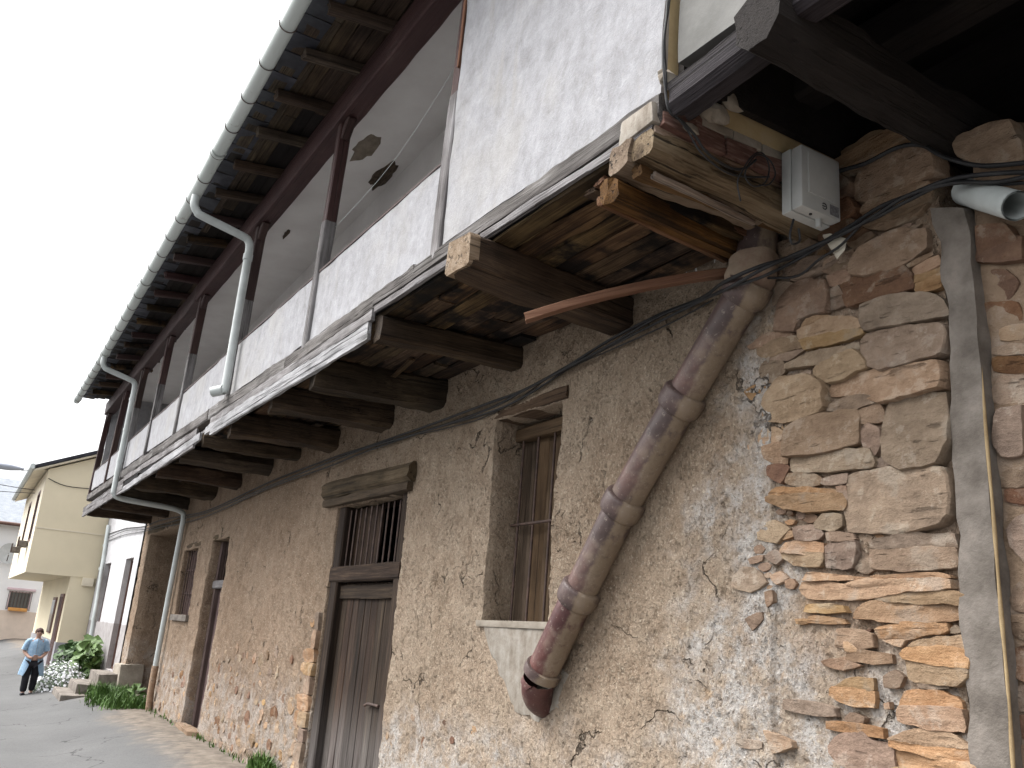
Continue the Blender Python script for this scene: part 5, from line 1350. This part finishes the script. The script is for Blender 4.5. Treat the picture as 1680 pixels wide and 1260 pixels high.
def build_woman():
    B = Vector((24.3, 1.69, -.325)); fw = (CP - B); fw.z = 0; fw.normalize()
    m = Matrix.Translation(B) @ Matrix.Rotation(math.atan2(-fw.x, fw.y) + .12, 4, 'Z')   # local +Y faces the camera
    t = thing('person', 'person in a light blue smock and dark trousers walking towards the camera', 'person', B)
    SK = plain('skin', [(.3, (.34, .2, .15)), (.7, (.42, .27, .21))], 6, .6, .0); BL = plain('blue_smock', [(.3, (.20, .31, .46)), (.5, (.27, .40, .54)), (.7, (.34, .47, .58))], 22, .9, .5, .01)
    DK = plain('dark_trousers', [(.3, (.012, .012, .016)), (.7, (.025, .024, .03))], 8, .9, .3); HR = plain('auburn_hair', [(.3, (.03, .011, .008)), (.7, (.06, .022, .015))], 30, .7, .5)
    J = [((0, 0, .80), (.15, .11)), ((0, .01, .95), (.145, .11)), ((0, .015, 1.10), (.15, .115)), ((0, 0, 1.22), (.12, .09)), ((0, 0, 1.29), .052), ((0, .01, 1.34), .055), ((0, .02, 1.40), (.078, .088)), ((0, .015, 1.46), (.072, .085)),
         ((.085, 0, .74), .085), ((.09, .03, .42), .062), ((.085, .0, .10), .042), ((.09, .10, .035), .04), ((-.085, 0, .74), .085), ((-.095, -.05, .42), .062), ((-.09, -.12, .12), .042), ((-.09, -.03, .035), .04),
         ((.175, 0, 1.20), .055), ((.235, -.02, .98), .045), ((.12, .16, .86), .033), ((.05, .20, .86), .03), ((-.175, 0, 1.20), .055), ((-.235, -.02, .98), .045), ((-.12, .16, .87), .033), ((-.04, .20, .875), .03)]
    E_ = [(0, 1), (1, 2), (2, 3), (3, 4), (4, 5), (5, 6), (6, 7), (0, 8), (8, 9), (9, 10), (10, 11), (0, 12), (12, 13), (13, 14), (14, 15), (3, 16), (16, 17), (17, 18), (18, 19), (3, 20), (20, 21), (21, 22), (22, 23)]
    body = skin_mesh('body', J, E_, SK, t, m)
    for sx in (1, -1):
        base = Vector((.05 * sx, .205, .862))
        for k in range(4):
            a = base + Vector((-.012 * sx, .0, .028 - .018 * k)); L_ = (.05, .058, .054, .042)[k]
            V, Fc = tube_mesh([a, a + Vector((-L_ * .5 * sx, .012, -.004)), a + Vector((-L_ * sx, .004, -.012))], .0085, 6); mesh_obj('finger', V, Fc, SK, body, m, smooth=60)
        a = base + Vector((.0, .0, .035)); V, Fc = tube_mesh([a, a + Vector((-.02 * sx, .012, .022)), a + Vector((-.04 * sx, .012, .026))], .0095, 6); mesh_obj('thumb', V, Fc, SK, body, m, smooth=60)
    # face
    V, Fc = tube_mesh([(0, .098, 1.425), (0, .118, 1.402), (0, .104, 1.392)], .011, 6); mesh_obj('nose', V, Fc, SK, body, m, smooth=60)
    for sx in (1, -1):
        V, Fc = tube_mesh([(.03 * sx - .012, .098, 1.425), (.03 * sx + .012, .098, 1.425)], .007, 6); mesh_obj('eye', V, Fc, DK, body, m)
        V, Fc = tube_mesh([(.082 * sx, .0, 1.43), (.088 * sx, -.005, 1.39)], .014, 6); mesh_obj('ear', V, Fc, SK, body, m, smooth=60)
    V, Fc = tube_mesh([(-.022, .096, 1.365), (0, .102, 1.362), (.022, .096, 1.365)], .006, 6); mesh_obj('mouth', V, Fc, plain('lips', [(.3, (.3, .12, .1)), (.7, (.36, .16, .13))], 9, .6, 0), body, m)
    # hair
    V = []; Fc = []; n = 20; k = 9
    for i in range(k):
        ph = math.pi * .60 * i / (k - 1)
        for j in range(n):
            a = 2 * math.pi * j / n; cut = ph * (.80 if math.sin(a) > .5 else 1.0); r = 1 + .1 * noise.noise(Vector((math.cos(a) * 2, math.sin(a) * 2, ph * 3)))
            V.append((.094 * r * math.sin(cut) * math.cos(a), -.012 + .104 * r * math.sin(cut) * math.sin(a), 1.425 + .098 * r * math.cos(cut)))
    for i in range(k - 1):
        for j in range(n): a = i * n + j; b = i * n + (j + 1) % n; Fc.append((a, b, b + n, a + n))
    mesh_obj('hair', V, Fc, HR, t, m, smooth=180)
    # trousers
    JT = [((0, 0, .82), (.165, .125)), ((.085, 0, .74), .10), ((.092, .03, .42), .085), ((.087, 0, .09), .078), ((-.085, 0, .74), .10), ((-.097, -.05, .42), .085), ((-.092, -.12, .11), .078)]
    skin_mesh('trousers', JT, [(0, 1), (1, 2), (2, 3), (0, 4), (4, 5), (5, 6)], DK, t, m)
    for sx, yy in ((1, .05), (-1, -.07)):
        V, Fc = tube_mesh(smooth_path([(.09 * sx, yy - .09, .045), (.09 * sx, yy, .05), (.09 * sx, yy + .1, .04)], 3), .05, 10, True, None); mesh_obj('shoe', V, Fc, DK, t, m, smooth=60)
    # smock: short sleeves, open in front below the waist
    V = []; Fc = []; n = 28; rings = [(1.275, .085, .075), (1.255, .135, .098), (1.20, .178, .122), (1.08, .178, .142), (.95, .172, .138), (.86, .19, .15), (.72, .225, .175), (.58, .25, .19), (.47, .265, .2)]
    for i, (z_, rx, ry) in enumerate(rings):
        gap = .02 if i < 5 else .16 + .13 * (i - 4)
        for j in range(n + 1):
            a = math.pi / 2 + gap + (2 * math.pi - 2 * gap) * j / n; f = 1 + (.05 * math.sin(a * 9) * max(0, i - 4) / 4)
            V.append((rx * f * math.cos(a), ry * f * math.sin(a), z_ + .01 * math.sin(a * 5)))
    for i in range(len(rings) - 1):
        for j in range(n): a = i * (n + 1) + j; Fc.append((a, a + 1, a + n + 2, a + n + 1))
    sm_ = mesh_obj('smock', V, Fc, BL, t, m, smooth=180)
    for sx in (1, -1):
        V, Fc = tube_mesh(smooth_path([(.12 * sx, 0, 1.225), (.185 * sx, 0, 1.19), (.235 * sx, -.012, 1.02)], 4), .07, 14, False, None); mesh_obj('sleeve', V, Fc, BL, sm_, m, smooth=180)
    V, Fc = tube_mesh([(.18, .02, .93), (0, .155, .93), (-.18, .02, .93)], .015, 8); mesh_obj('belt', V, Fc, BL, sm_, m, smooth=60)
build_woman()
# fix object property: every top-level mesh carries its data; done
